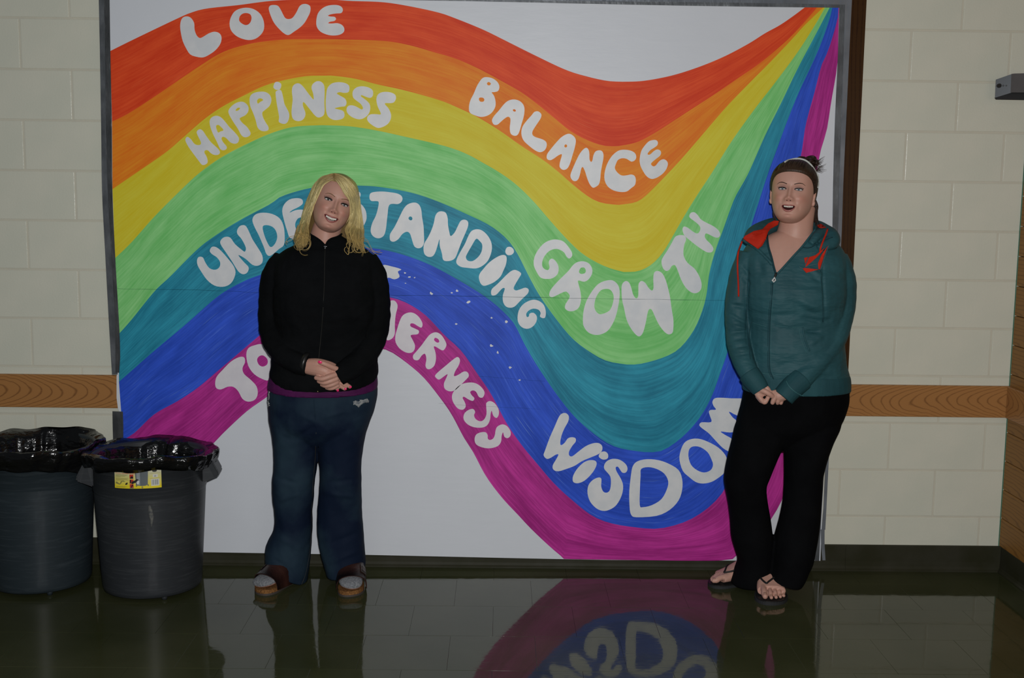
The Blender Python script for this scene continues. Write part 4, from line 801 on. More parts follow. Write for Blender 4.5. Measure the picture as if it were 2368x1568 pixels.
FA = [[(778,853,-.430,.0105),(766,848,-.440,.0105),(752,842,-.449,.0100),(740,837.5,-.452,.0088)],
      [(778,866,-.432,.0105),(762,871,-.446,.0105),(745,876.5,-.450,.0100),(731,874,-.440,.0088)],
      [(779,876,-.430,.0095),(764,882,-.440,.0092),(749,885.5,-.440,.0088),(737,882,-.428,.0080)],
      [(780,884,-.425,.0090),(768,890,-.434,.0086),(754,893,-.432,.0082),(744,890,-.420,.0075)],
      [(781,892,-.420,.0085),(772,897,-.426,.0078),(763,899,-.424,.0072),(755,897,-.415,.0068)],
      [(755,872,-.400,.009),(770,890,-.400,.008),(780,900,-.402,.0072)], [(765,870,-.395,.009),(784,890,-.395,.0085),(797,899,-.400,.0078)], [(772,868,-.39,.009),(795,885,-.39,.0085),(809,894.5,-.398,.0078)]]
for f in FA: finger(mb, f)
bodyA = remesh('body', mb, .0024, m_skA, A, 2, .45); colour_body(bodyA, HA, SKA)
face_parts(HA, bodyA, SKA, (.36, .11, .10), (.20, .11, .05), (.07, .075, .075), .42, .22)
m_nail = base_mat('pink_nail_polish', (.95, .03, .18), .12, .7)[0]
nail(740, 837.4, -.4605, .0085, .0058, m_nail, bodyA, math.radians(12))
for q in ((799, 899.5, -.4075), (810.5, 895, -.4055), (781, 903, -.4085)): nail(q[0], q[1], q[2], .0050, .0046, m_nail, bodyA)
MB().ball(HA.W([-7.7*HA.wide, .3, -3.9])[0], .0028, 10).build('ear_stud', base_mat('stud', (.8, .8, .8), .1, .8, 1)[0], bodyA, True)
m_jacket = noisy('black_fleece', (.0036, .0042, .0048), (.006, .0066, .0074), 9, 5, rough=.9, spec=.06, bump=.5, bscale=9, bstretch=(1, 1, 1.6), dist=.03)
mb = MB(); pxloft(mb, [(712,793,541,-.262,.060,0)]+torsoA+torsoA_end); pxtube(mb, armLA, 18); pxtube(mb, armRA, 18)
jk = remesh('jacket', mb, .0042, m_jacket, A, 3); a = co_of(jk.data)
nrm = np.array([v.normal for v in jk.data.vertices]); q = noise3(a*[1, 1, 1.8], 26, 5)*.0022+noise3(a, 60, 8)*.0007; set_co(jk.data, a+nrm*q[:, None]); bvJ = bvh_of(jk)
vA = [(714,530),(722,543),(735,551),(745,559),(753,568),(756,560),(763,552),(778,548),(788,541),(795,530)]
bv0 = bvh_of(jk); drapetube('collar_edge', bv0, [(716,541),(728,548),(743,558),(752.5,568),(757,559),(766,552),(780,548),(790,541)], .0035, .001, m_jacket, jk, -.3)
cut(jk, vA, -.22)
m_zip = base_mat('zip_teeth', (.009, .009, .008), .6, .25)[0]; m_silver = base_mat('zip_silver', (.5, .52, .55), .25, .5, .9)[0]
drapetube('zip', bvJ, [(752.5,569),(751,600),(750,650),(748,700),(744,760),(740,800),(737,830),(736,850)], .0022, .0005, m_zip, jk)
drapetube('zip_pull', bvJ, [(752.3,569),(752,576)], .0028, .003, m_silver, jk); drapetube('zip_pull', bvJ, [(749,571),(756,571.5)], .0018, .004, m_silver, jk)
MB().ball(hit(bvJ, 735, 905, .002), .0035, 10).build('snap', base_mat('brass_snap', (.35, .3, .15), .3, .5, .9)[0], jk, True)
for pth in ([(668,595),(655,650),(652,720),(655,780)], [(838,595),(848,650),(850,720),(845,780)]): drapetube('seam', bvJ, pth, .0016, -.0004, m_jacket, jk)
m_purple = noisy('purple_jersey', (.085, .008, .075), (.060, .005, .055), 10, 4, rough=.7, spec=.2, bump=.6, bscale=14, bstretch=(.5, .5, 3.5), dist=.012)
mb = MB(); pxloft(mb, [(634,868,815,-.25,.125,0),(628,870,850,-.25,.132,.005),(620.5,873.5,885,-.248,.137,.016),(621,873,896,-.248,.137,.02)]); remesh('shirt', mb, .0045, m_purple, A, 2)
m_jeans, nt, b = base_mat('denim', (.02, .04, .08), .8, .2)
tc = N(nt, 'ShaderNodeTexCoord'); nz = N(nt, 'ShaderNodeTexNoise'); nz.inputs['Scale'].default_value = 5; nz.inputs['Detail'].default_value = 5; nt.links.new(tc.outputs['Object'], nz.inputs['Vector'])
rp = N(nt, 'ShaderNodeValToRGB'); rp.color_ramp.elements[0].position = .42; rp.color_ramp.elements[1].position = .66; rp.color_ramp.elements[0].color = (.0025, .009, .027, 1); rp.color_ramp.elements[1].color = (.016, .036, .056, 1)
nt.links.new(nz.outputs[0], rp.inputs[0]); nt.links.new(rp.outputs[0], b.inputs['Base Color'])
n2 = N(nt, 'ShaderNodeTexNoise'); n2.inputs['Scale'].default_value = 8; n2.inputs['Detail'].default_value = 3; bp = N(nt, 'ShaderNodeBump'); bp.inputs['Strength'].default_value = .6; bp.inputs['Distance'].default_value = .02
mp = N(nt, 'ShaderNodeMapping'); mp.inputs['Scale'].default_value = (1, 1, .7); nt.links.new(tc.outputs['Object'], mp.inputs[0]); nt.links.new(mp.outputs[0], n2.inputs['Vector']); nt.links.new(n2.outputs[0], bp.inputs['Height']); nt.links.new(bp.outputs[0], b.inputs['Normal'])
mb = MB(); pxloft(mb, hipsA); pxloft(mb, legLA); pxloft(mb, legRA)
jn = remesh('jeans', mb, .0045, m_jeans, A, 3); a = co_of(jn.data); q = proj(a)
nrm = np.array([v.normal for v in jn.data.vertices]); a = a+nrm*(noise3(a*[1, 1, 1.3], 30, 11)*.002)[:, None]
k = np.clip((q[:, 1]-1275)/45, 0, 1); left = q[:, 0] < 726
a[:, 2] -= k*np.where(left, .040*(q[:, 0]-664)/50, .006*np.cos((q[:, 0]-764)/16)); a[:, 2] = np.maximum(a[:, 2], .004+0*k); 
def foldj(x0, y0, x1, y1, wpx, amp):
    L_ = math.hypot(x1-x0, y1-y0); ux, uy = (x1-x0)/L_, (y1-y0)/L_; s_ = (q[:, 0]-x0)*ux+(q[:, 1]-y0)*uy; t_ = -(q[:, 0]-x0)*uy+(q[:, 1]-y0)*ux
    return amp*np.exp(-(t_/wpx)**2)*np.exp(-((s_-L_/2)/(L_*.42))**4)*(a[:, 1] < -.24)
for fo in ((738,980,690,955,6,.004),(738,968,800,950,6,.004),(640,1105,690,1120,6,-.004),(745,1118,830,1108,6,-.004),(750,1140,825,1150,6,.004),(640,1160,700,1140,6,.004),(640,1240,700,1275,7,.004),(760,1260,835,1230,7,-.004),(760,1300,830,1275,6,.004),(630,1300,690,1330,7,-.004),(690,1010,730,985,6,-.004),(650,1010,690,1020,6,-.003)):
    a = a+nrm*foldj(*fo)[:, None]
set_co(jn.data, a)
bvN = bvh_of(jn)
m_rip = noisy('frayed_white_threads', (.42, .43, .42), (.16, .18, .20), 90, 4, rough=.9, spec=.1, bump=.8, bscale=200, dist=.004)
for poly in ([(816,929),(822,926),(829,929),(832,924),(840,925),(848,921),(853,926),(851,931),(842,932),(834,936),(829,943),(824,937),(817,936)], [(621,900),(624,897),(626,904),(623,912),(625,920),(622,928),(624,938),(620,943),(619,925),(620.5,912)]):
    pp = []
    for i in range(len(poly)):
        x0, y0 = poly[i]; x1, y1 = poly[(i+1) % len(poly)]
        for t in np.linspace(0, 1, 5)[:-1]: pp.append((x0+(x1-x0)*t+random.uniform(-1.1, 1.1), y0+(y1-y0)*t+random.uniform(-1.1, 1.1)))
    poly = pp
    drape('ripped_patch', bvN, poly, .0015, m_rip, jn, -.25)
m_st = base_mat('seam_thread', (.022, .022, .022), .7)[0]
drapetube('seam', bvN, [(731,1000),(729,1060),(725,1100),(721,1160),(720,1220),(716,1280),(706,1330),(697,1352)], .0015, .0002, m_st, jn, n=5)
drapetube('seam', bvN, [(726,925),(728,960),(733,1000),(736,1035)], .002, .0002, m_jeans, jn, n=5)
m_sock = noisy('grey_wool_sock', (.27, .28, .295), (.16, .17, .185), 160, 3, rough=.9, spec=.1, bump=.7, bscale=150, dist=.004)
m_leather = noisy('brown_leather', (.028, .010, .008), (.045, .016, .011), 12, 4, rough=.45, spec=.4, bump=.2, bscale=90)
m_cork = noisy('cork', (.30, .14, .045), (.13, .055, .018), 160, 3, rough=.8, spec=.2, bump=.5, bscale=180, dist=.003)
m_sole = base_mat('grey_sole', (.065, .052, .046), .7)[0]; m_buckle = base_mat('buckle', (.10, .07, .055), .3, .5, .7)[0]
for f, nm in ((fLA, 'sandal'), (fRA, 'sandal')):
    s_ = MB(); g = Foot.__new__(Foot); g.__dict__ = dict(f.__dict__); g.z0 = f.z0+.001; g.mass(s_)
    v = np.array(s_.v); c = v.mean(0); s_.v = [tuple(x) for x in (v-[c[0], c[1], 0])*[1.015, 1.015, 1.03]+[c[0], c[1], 0]]
    remesh('sock', s_, .003, m_sock, A, 2)
    f.z0 = 0.0
    v, fc = f.slab(0, .008, .012); so = mk(nm, v, fc, m_sole, A); so['label'] = 'brown leather strap sandal with cork footbed'
    v, fc = f.slab(.008, .023, .009); mk('cork_footbed', v, fc, m_cork, so)
    # strap arch over the instep
    zt_ = lambda u: float(np.interp(u, [.095, .115, .15, .192, .205], [.118, .110, .091, .074, .068]))-.014
    def arch(u0, u1, zt, mat, name, th=.004, ta=0.0, tb=math.pi, lift=0.0):
        v = []; n = 15; F = []
        for L_ in (0, th):
            for u in (u0, (u0+u1)/2, u1):
                for k in range(n):
                    t = ta+(tb-ta)*k/(n-1); hw = .060+L_+lift; h = zt_(u)+L_+lift
                    v.append(f.w(u+.012*math.sin(t), hw*math.cos(t)*(.96 if abs(math.cos(t)) > .9 else 1), .014+max(h*max(math.sin(t), 0)**.62, 0)))
        for L_ in (0, 3*n):
            for r in (0, 1):
                for k in range(n-1):
                    p = L_+r*n+k; q_ = (p, p+1, p+1+n, p+n); F.append(q_ if L_ else q_[::-1])
        for k in range(n-1): F += [(k, k+1, k+1+3*n, k+3*n), (2*n+k, 2*n+k+1, 5*n+k+1, 5*n+k)]
        return mk(name, v, F, mat, so, True)
    arch(.098, .200, .050, m_leather, 'strap')
    ang = (.70*math.pi, .86*math.pi)     # buckle sits on the outer side of the strap
    arch(.128, .172, 0, m_buckle, 'buckle', .003, ang[0], ang[1], .0045); arch(.137, .163, 0, m_leather, 'buckle_slot', .0035, ang[0]+.08, ang[1]-.10, .0048)
# black bracelet round the cuff
c = P(707, 841, -.395); ax = np.array([1, -.25, -.25]); ax /= np.linalg.norm(ax); u_ = np.cross(ax, [0, 0, 1]); u_ /= np.linalg.norm(u_); w_ = np.cross(ax, u_)
mbb = MB(); n = 36
v = [c+(u_*math.cos(t)*.036+w_*math.sin(t)*.042)*(1+.05*o)+ax*s_ for t in np.linspace(0, 2*math.pi, n, endpoint=False) for s_, o in ((-.009, 0), (.009, 0), (.009, 1), (-.009, 1))]
f = []
for i in range(n):
    j = (i+1) % n
    for e in range(4): f.append((i*4+e, j*4+e, j*4+(e+1) % 4, i*4+(e+1) % 4))
mk('bracelet', v, f, base_mat('black_rubber_band', (.012, .012, .012), .35, .5)[0], A, True)

# hair of the blonde person
def hairball(mb, cols, pts, rad, c0, c1, n=5):
    R = interp([list(p)+[r] for p, r in zip(pts, rad)], 4); k0 = len(mb.v); mb.tube(R[:, :3], R[:, 3], n, .55)
    m = len(R)
    for i in range(m): 
        t = i/(m-1); cols += [tuple(np.array(c0)*(1-t)+np.array(c1)*t)]*n
m_hairA = hair_mat('blonde_hair'); rs = np.random.RandomState(3)
mb = MB(); pxloft(mb, [(760,784,411,-.245,.03,0),(742,800,421,-.235,.06,0),(729,814,434,-.23,.072,0),(718,824,455,-.225,.078,0),(709,829,480,-.22,.070,0),(703,834,510,-.215,.06,0),(699,834,540,-.21,.05,0),(703,830,560,-.21,.04,0),(715,820,570,-.21,.03,0)])
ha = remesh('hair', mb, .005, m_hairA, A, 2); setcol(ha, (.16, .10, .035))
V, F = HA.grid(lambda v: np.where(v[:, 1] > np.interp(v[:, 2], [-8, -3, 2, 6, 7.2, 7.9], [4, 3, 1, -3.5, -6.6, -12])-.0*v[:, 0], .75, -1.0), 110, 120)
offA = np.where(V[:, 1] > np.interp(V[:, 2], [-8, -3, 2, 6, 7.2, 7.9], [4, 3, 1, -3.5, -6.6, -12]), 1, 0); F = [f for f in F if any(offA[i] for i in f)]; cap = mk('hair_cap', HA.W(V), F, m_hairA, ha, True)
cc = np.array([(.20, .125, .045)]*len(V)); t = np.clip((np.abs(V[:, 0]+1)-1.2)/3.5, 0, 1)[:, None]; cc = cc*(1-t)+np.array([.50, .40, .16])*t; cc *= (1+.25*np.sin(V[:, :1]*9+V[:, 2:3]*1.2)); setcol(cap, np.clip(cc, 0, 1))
outL = np.array([(768,404),(748,410),(731,424),(718,448),(708,473),(701,496),(694,519),(685,537),(682,556),(688,580)]); inL = np.array([(773,408),(758,416),(747,426),(738,439),(729,460),(723,476),(718,496),(713,516),(712,537),(713,562)])
outR = np.array([(774,404),(790,408),(807,418),(820,434),(828,455),(832,480),(837,508),(840,535),(838,560),(846,585)]); inR = np.array([(774,408),(781,414),(790,428),(800,446),(810,462),(814,481),(812,501),(806,519),(799,535),(806,562)])
bvHA = bvh_of(bodyA, cap)
def infront(x, y, Y, gap):
    d = ray(x, y); h_ = bvHA.ray_cast(Vector(CAM), Vector(d/np.linalg.norm(d)))
    return min(Y, h_[0][1]-gap) if h_[0] is not None else Y
def infront2(x, y, Y):
    d = ray(x, y); h_ = bvJ.ray_cast(Vector(CAM), Vector(d/np.linalg.norm(d)))
    return min(Y, h_[0][1]-.003) if h_[0] is not None else Y
mb = MB(); cols_ = []
for side, (O, I) in enumerate(((outL, inL), (outR, inR))):
    for k in range(280):
        t = rs.rand()**.9; g = O*(1-t)+I*t; g = g+rs.normal(size=2)*1.3; front = t; pts = []; ph = rs.rand()*6.28; amp = rs.uniform(1, 4.5); m = len(g); wob = rs.normal(size=(m, 2))*.6
        lengthk = rs.randint(7, 11); lift_ = rs.uniform(0, .010)
        for i, (x, y) in enumerate(g[:lengthk]):
            s = i/(m-1); curl = np.clip((s-.55)/.45, 0, 1); x += wob[i, 0]+curl*amp*math.sin(ph+s*16); y += wob[i, 1]
            top = math.exp(-(s/.25)**2); Y = -.262+.030*(1-t)-.055*t*(1-.5*curl)-.035*top*0+rs.uniform(-.006, .006)
            if i <= 2: Y = -.262-.055*(1-i*.05)+.05*(1-t)*i/2
            if s > .8: Y = min(Y, -.262-.04*(s-.8)/.2-.055)
            Y = infront(x, y, Y, .003+lift_*(1-.6*s)); pts.append(tuple(P(x, y, Y)))
        n_ = len(pts); r0 = rs.uniform(.0012, .0032); rad = [r0*.45]+[r0]*(n_-3)+[r0*.8, r0*.15]
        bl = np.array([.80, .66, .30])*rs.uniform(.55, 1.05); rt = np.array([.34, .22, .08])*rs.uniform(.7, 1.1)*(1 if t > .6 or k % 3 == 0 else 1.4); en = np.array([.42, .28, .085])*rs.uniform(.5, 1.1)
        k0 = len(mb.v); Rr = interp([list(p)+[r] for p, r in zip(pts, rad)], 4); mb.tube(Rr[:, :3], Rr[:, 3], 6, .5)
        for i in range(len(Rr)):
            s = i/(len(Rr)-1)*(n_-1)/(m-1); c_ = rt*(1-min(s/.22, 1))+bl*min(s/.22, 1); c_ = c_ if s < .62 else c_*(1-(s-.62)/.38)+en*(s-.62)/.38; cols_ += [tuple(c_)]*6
# loose curls resting on the jacket
for k in range(30):
    side = k % 2; cx, cy = ((699+rs.uniform(-11, 13), 556+rs.uniform(-14, 14)) if side == 0 else (825+rs.uniform(-16, 20), 562+rs.uniform(-14, 14)))
    r = rs.uniform(5, 12); ph = rs.rand()*6.28; dr = rs.choice([-1, 1]); nn_ = rs.randint(5, 9)
    for cl in range(rs.randint(2, 6)):
        ox, oy, oY = rs.normal()*.9, rs.normal()*.9, rs.uniform(-.003, .003); pts = [(cx+ox, cy-26+oy, -.325)]
        for i in range(nn_): a_ = ph+dr*i*.62; pts.append((cx+ox+r*math.cos(a_)*(1+.05*i), cy+oy+r*1.15*math.sin(a_)+i*1.8, -.335-.003*i+oY))
        pts = [tuple(P(x, y, infront2(x, y, Y))) for x, y, Y in pts]; r0 = rs.uniform(.0006, .0015); Rr = interp([list(p)+[r0*(.25 if i == 0 else 1-.8*i/nn_)] for i, p in enumerate(pts)], 4); mb.tube(Rr[:, :3], Rr[:, 3], 5)
        c_ = np.array([.50, .35, .12])*rs.uniform(.45, 1.3); cols_ += [tuple(c_)]*(5*len(Rr))
for pth in ([(838,560),(848,572),(858,580),(868,587),(876,590)], [(836,556),(850,560),(858,572),(864,582),(880,580)], [(684,545),(670,548),(662,556),(666,562)], [(686,548),(672,556),(660,560),(664,566)], [(838,566),(856,575),(870,583),(884,584)]):
    Rr = interp([list(P(x, y, -.30))+[.0011] for x, y in pth], 4); mb.tube(Rr[:, :3], Rr[:, 3], 6); cols_ += [(.40, .29, .12)]*(6*len(Rr))
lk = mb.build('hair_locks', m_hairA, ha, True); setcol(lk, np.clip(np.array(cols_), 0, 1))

# ------------------------------------------------------------------ person in the teal hoodie
SKB = (.60, .34, .265)
m_skB = skin_mat('skin_fair', SKB)
Bp = empty('person', (P(1820, 1300, -.27)[0], -.27, 0)); tag(Bp, 'person in a teal hoodie and black trousers wearing a white headband, at the banner corner', 'person')
HB = Head((1827, 436), -.375, 1.07, math.radians(-21), math.radians(-8), math.radians(6), 1.03, 1.05, 'open', 2.85); HB.gz = .1
torsoB = [(1815,1866,522,-.25,.040,0),(1797,1882,532,-.25,.060,0),(1768,1902,543,-.25,.075,0),(1738,1930,558,-.25,.09,0),(1720,1950,582,-.25,.11,0),(1714,1956,620,-.255,.13,0),(1716,1955,680,-.265,.155,0),(1722,1950,740,-.26,.143,0),(1720,1950,800,-.265,.152,0),(1719,1957,850,-.265,.155,0)]
torsoB_end = [(1720,1961,868,-.262,.152,0),(1722,1961,876,-.262,.148,0)]
armLB = [(1738,592,-.25,.056),(1716,646,-.262,.053),(1706,703,-.27,.049),(1704,745,-.282,.047),(1708,790,-.31,.046),(1717,830,-.35,.043),(1731,861,-.38,.039),(1742,878,-.395,.036)]
armRB = [(1925,598,-.25,.060),(1940,646,-.262,.066),(1941,690,-.272,.065),(1935,738,-.288,.064),(1920,785,-.322,.060),(1893,832,-.366,.053),(1862,866,-.395,.046),(1842,888,-.41,.042)]
hipsB = [(1724,1958,880,-.26,.125,0),(1720,1961.5,912,-.26,.14,0),(1714,1958,940,-.26,.14,0),(1704,1942,980,-.26,.13,0),(1715,1915,1005,-.26,.10,0),(1760,1870,1028,-.26,.06,0),(1795,1835,1042,-.26,.02,0)]
legLB = [(1725,1820,960,-.26,.10,0),(1704,1826,980,-.26,.115,0),(1693.5,1814,1020,-.265,.103,0),(1683,1796,1060,-.275,.096,0),(1675.7,1780,1100,-.285,.090,0),(1677,1771,1125,-.287,.086,0),(1684,1774,1160,-.28,.080,0),(1689,1781,1200,-.268,.080,0),(1692,1786,1240,-.255,.085,0),(1700,1788,1270,-.245,.09,0),(1707,1788,1295,-.24,.093,0),(1700,1788,1318,-.24,.096,0),(1690,1785,1340,-.24,.096,0),(1692,1784,1348,-.24,.095,0)]
legRB = [(1818,1930,960,-.26,.10,0),(1812,1942,980,-.26,.115,0),(1814,1925,1020,-.265,.105,0),(1815.5,1911,1060,-.27,.096,0),(1815.5,1901,1100,-.275,.090,0),(1814.7,1900,1125,-.275,.087,0),(1812,1897.6,1160,-.275,.085,0),(1804,1895,1200,-.28,.086,0),(1793,1890,1240,-.28,.09,0),(1787,1884,1270,-.285,.096,0),(1782,1877,1300,-.285,.10,0),(1775,1862,1325,-.285,.104,0),(1770,1852,1336,-.285,.104,0)]
fLB = Foot(PF(1641, 1354), (-.96, -.28), inner=1, z0=.016, sc=1.0); fRB = Foot(PF(1791, 1399), (-.06, -.99), inner=-1, z0=.016, sc=1.20)
mb = MB(); add_head(mb, HB)
pxtube(mb, [(1848,478,-.235,.062),(1844,505,-.245,.063),(1840,528,-.25,.067),(1838,548,-.245,.072),(1838,575,-.23,.06),(1838,600,-.22,.03)], 48)
pxloft(mb, torsoB+torsoB_end, .014); pxtube(mb, armLB, 14, .013); pxtube(mb, armRB, 14, .013); pxloft(mb, hipsB, .016); pxloft(mb, legLB, .028); pxloft(mb, legRB, .028)
for f in (fLB, fRB):
    f.mass(mb, .205)
    for i, (v_, u0, u1, r, h) in enumerate(((.030, .185, .243, .0125, .016), (.010, .195, .241, .0088, .012), (-.006, .193, .234, .0084, .011), (-.021, .188, .224, .0080, .010), (-.034, .180, .211, .0078, .009))):
        pts = [f.w(u0, v_, h+.012), f.w((u0+u1)/2, v_*1.02, h+.008), f.w(u1-.012, v_*1.04, h), f.w(u1, v_*1.04, h-.002)]; Rr = interp([list(p)+[q_] for p, q_ in zip(pts, [r, r*.95, r*1.02, r*.7])], 3)
        mb.tube(Rr[:, :3], Rr[:, 3], 10); mb.ball(pts[-1], r*.75*f.sc, 10)
pxtube(mb, [(1742,880,-.395,.026),(1752,893,-.402,.028),(1758,905,-.408,.027),(1762,915,-.408,.022)], 14)
pxtube(mb, [(1840,892,-.41,.028),(1815,908,-.415,.028),(1800,915,-.415,.026),(1790,920,-.41,.020)], 14)
FB = [[(1756,901,-.425,.0110),(1768,905,-.437,.0108),(1779,911,-.440,.0100),(1786,916.5,-.436,.0088)],
      [(1751,912,-.420,.0100),(1759,922,-.430,.0100),(1768,931,-.432,.0090),(1773,925,-.434,.0085),(1776,919,-.43,.0080)],
      [(1752,917,-.415,.009),(1760,927,-.42,.0088),(1766,930,-.42,.008)],
      [(1768,893,-.415,.0100),(1775,899,-.420,.0098),(1779,905,-.420,.0088)],
      [(1794,914,-.428,.0105),(1790,922,-.432,.0102),(1786.5,931,-.430,.0092)],
      [(1800,918,-.425,.0095),(1799,927,-.426,.0090),(1798,932,-.42,.0080)],
      [(1808,924,-.42,.0085),(1806,932,-.42,.0080)],
      [(1796,906,-.424,.0095),(1788,907.5,-.428,.0085)]]
for f in FB: finger(mb, f)
bodyB = remesh('body', mb, .0024, m_skB, Bp, 2, .45); colour_body(bodyB, HB, SKB)
face_parts(HB, bodyB, SKB, (.42, .15, .13), (.055, .028, .016), (.20, .24, .28), .40, .15)
m_toe = base_mat('toenail', (.45, .27, .20), .25, .5)[0]
for f in (fLB, fRB):
    for i, (v_, u1, r, h) in enumerate(((.030, .243, .0085, .016), (.010, .241, .0056, .012), (-.006, .234, .0054, .011), (-.021, .224, .005, .010), (-.034, .211, .0046, .009))):
        MB().ball(f.w(u1-.004, v_*1.04, h+r*.95), (r*.85, r*.85, .0022), 10).build('toenail', m_toe, bodyB, True)
m_hood = noisy('teal_fleece', (.026, .104, .122), (.019, .080, .096), 7, 4, rough=.62, spec=.3, bump=.55, bscale=9, bstretch=(.8, .8, 2.2), dist=.03)
m_hood2 = noisy('teal_rib_knit', (.022, .092, .108), (.016, .070, .084), 9, 4, rough=.7, spec=.25, bump=.15, bscale=90, bstretch=(3, 3, .2), dist=.004)
m_seam = base_mat('teal_piping', (.045, .15, .165), .6, .3)[0]; m_seamd = base_mat('teal_seam_dark', (.012, .05, .062), .7, .2)[0]
m_red = noisy('orange_red_lining', (.62, .030, .010), (.50, .022, .008), 12, 3, rough=.7, spec=.2, bump=.3, bscale=30, dist=.006)
mb = MB(); pxloft(mb, torsoB+torsoB_end); pxtube(mb, armLB, 20); pxtube(mb, armRB, 20)
hd = remesh('hoodie', mb, .004, m_hood, Bp, 3); a = co_of(hd.data); q = proj(a); nrm = np.array([v.normal for v in hd.data.vertices])
d = noise3(a*[1, 1, 1.5], 24, 21)*.0022
def fold(x0, y0, x1, y1, wpx, amp):
    L_ = math.hypot(x1-x0, y1-y0); ux, uy = (x1-x0)/L_, (y1-y0)/L_; s_ = (q[:, 0]-x0)*ux+(q[:, 1]-y0)*uy; t_ = -(q[:, 0]-x0)*uy+(q[:, 1]-y0)*ux
    return amp*np.exp(-(t_/wpx)**2)*np.exp(-((s_-L_/2)/(L_*.42))**4)*(a[:, 1] < -.27)
for fo in ((1690,705,1728,712,5,-.008),(1684,726,1728,748,5,-.007),(1686,750,1728,762,4,.005),(1688,768,1730,764,4,-.006),(1690,786,1732,780,4,-.005),(1694,804,1733,798,4,-.005),(1698,822,1736,815,4,-.005),
           (1815,690,1895,735,9,-.007),(1835,672,1902,672,6,.006),(1850,700,1900,712,7,.006),(1850,735,1905,745,6,-.008),(1860,766,1898,768,4,-.008),(1790,740,1840,760,8,.005),(1875,640,1902,650,5,-.005),(1900,745,1925,738,6,-.006),(1870,800,1905,775,6,.004),(1902,600,1908,740,3,-.005),(1729,620,1727,800,3,-.004),(1790,850,1850,835,10,-.006),(1715,640,1735,660,5,-.005),(1712,610,1735,640,4,-.004),(1870,620,1902,640,5,.005),(1755,600,1762,640,8,-.006)):
    d += fold(*fo)
set_co(hd.data, a+nrm*d[:, None]); bvH = bvh_of(hd)
vB = [(1802,520),(1777,533),(1771,552),(1776,570),(1784,594),(1790,622),(1794,632),(1799,629),(1815,613),(1836,589),(1854,570),(1870,549),(1884,528),(1880,512)]
cut(hd, vB, -.19)
drapetube('placket', bvH, [(1774,545),(1777,572),(1784,594),(1790,620),(1794,633)], .0042, .0015, m_seamd, hd); drapetube('placket', bvH, [(1885,531),(1870,551),(1854,572),(1836,591),(1815,615),(1797,634)], .0042, .0015, m_hood, hd)
# hood lying round the neck
mb = MB(); pxtube(mb, [(1733,553,-.33,.022),(1742,542,-.30,.030),(1762,532,-.25,.034),(1795,522,-.19,.034),(1842,524,-.165,.036),(1885,528,-.18,.034),(1905,538,-.23,.035),(1919,548,-.28,.036),(1921,560,-.31,.034),(1906,568,-.335,.022),(1890,575,-.35,.012)], 18)
pxtube(mb, [(1770,527,-.17,.03),(1842,560,-.12,.06),(1915,540,-.17,.035)], 16); pxtube(mb, [(1900,540,-.27,.028),(1888,548,-.32,.020),(1874,564,-.345,.012)], 14)
ho = remesh('hood', mb, .004, m_hood, Bp, 3); bvHo = bvh_of(hd, ho)
drape('hood_lining', bvHo, [(1719,551),(1722,546),(1744,534),(1763,530),(1776,517),(1790,510),(1802,511),(1799,520),(1782,529),(1776,537),(1771,553),(1763,568),(1753,576),(1720,553)], .004, m_red, ho, -.33, 4, .003, 60)
drape('hood_lining', bvHo, [(1889,523),(1898,519),(1905,523),(1911,528),(1898,530),(1893,528)], .004, m_red, ho, -.26, 3, .003)
drapetube('hood_hem', bvHo, [(1718,553),(1735,565),(1753,578),(1770,594),(1784,610),(1792,626)], .0065, .003, m_hood, ho)
drapetube('hood_hem', bvHo, [(1855,572),(1866,574),(1876,572),(1890,564),(1905,557),(1925,549)], .0018, .001, m_seamd, ho)
drapetube('drawstring', bvHo, [(1716,558),(1709.5,579),(1707,600),(1706.5,625),(1708,660),(1708,686)], .0034, .003, m_red, hd, -.32); drapetube('drawstring', bvHo, [(1914.5,531),(1908,549),(1898,571),(1895,583)], .0036, .003, m_red, hd, -.33)
lg = lambda pts: [(1680+x/6.271, 490+y/6.271) for x, y in pts]
for pl_ in ([(1125,668),(1180,655),(1185,660),(1142,755)], [(1198,657),(1290,628),(1350,580),(1425,520),(1380,585),(1320,650),(1150,800),(1140,800)], [(1470,490),(1410,660),(1355,835),(1335,830),(1325,750),(1380,620)], [(1105,825),(1130,812),(1340,835),(1160,888)]):
    drape('chest_emblem', bvHo, lg(pl_), .0035, m_red, hd, -.4, 3, .001, 25)
m_gl = base_mat('emblem_grey_thread', (.12, .20, .23), .6)[0]
for pl_ in ([(1050,800),(1105,830)], [(1142,800),(1250,770),(1325,755)], [(1188,660),(1135,785)], [(1160,890),(1340,840)], [(1472,488),(1358,838)], [(1210,605),(1300,590)]): drapetube('emblem_outline', bvHo, lg(pl_), .0008, .0050, m_gl, hd, n=4)
m_zipd = base_mat('zip_black', (.006, .006, .007), .4)[0]
zp = [(1787,655),(1785,690),(1781,730),(1779.5,770),(1779,820),(1780,855),(1787,872),(1793,886),(1795,898)]
drapetube('zip', bvH, zp[:-1], .0022, .0003, m_seamd, hd); drapetube('zip_edge', bvH, [(x+3.5, y) for x, y in zp[:-2]], .0010, .0006, m_seam, hd, n=5); drapetube('zip_edge', bvH, [(x-3.5, y) for x, y in zp[:-2]], .0010, .0006, m_seamd, hd, n=5)
drapetube('zip_slider', bvH, [(1795,632),(1792,641)], .0045, .003, m_zipd, hd)
m_wh = base_mat('white_enamel', (.70, .70, .68), .3)[0]
zpl = drape('zip_pull', bvH, [(1791.6,640.7),(1795,649.5),(1790,655),(1785,649.5)], .008, m_wh, hd, -.4, 3, .0015); drape('pull_mark', bvH, [(1791.5,645),(1792.5,649),(1789.5,653),(1789.8,649)], .0095, m_zipd, hd, -.4, 3, .0006)
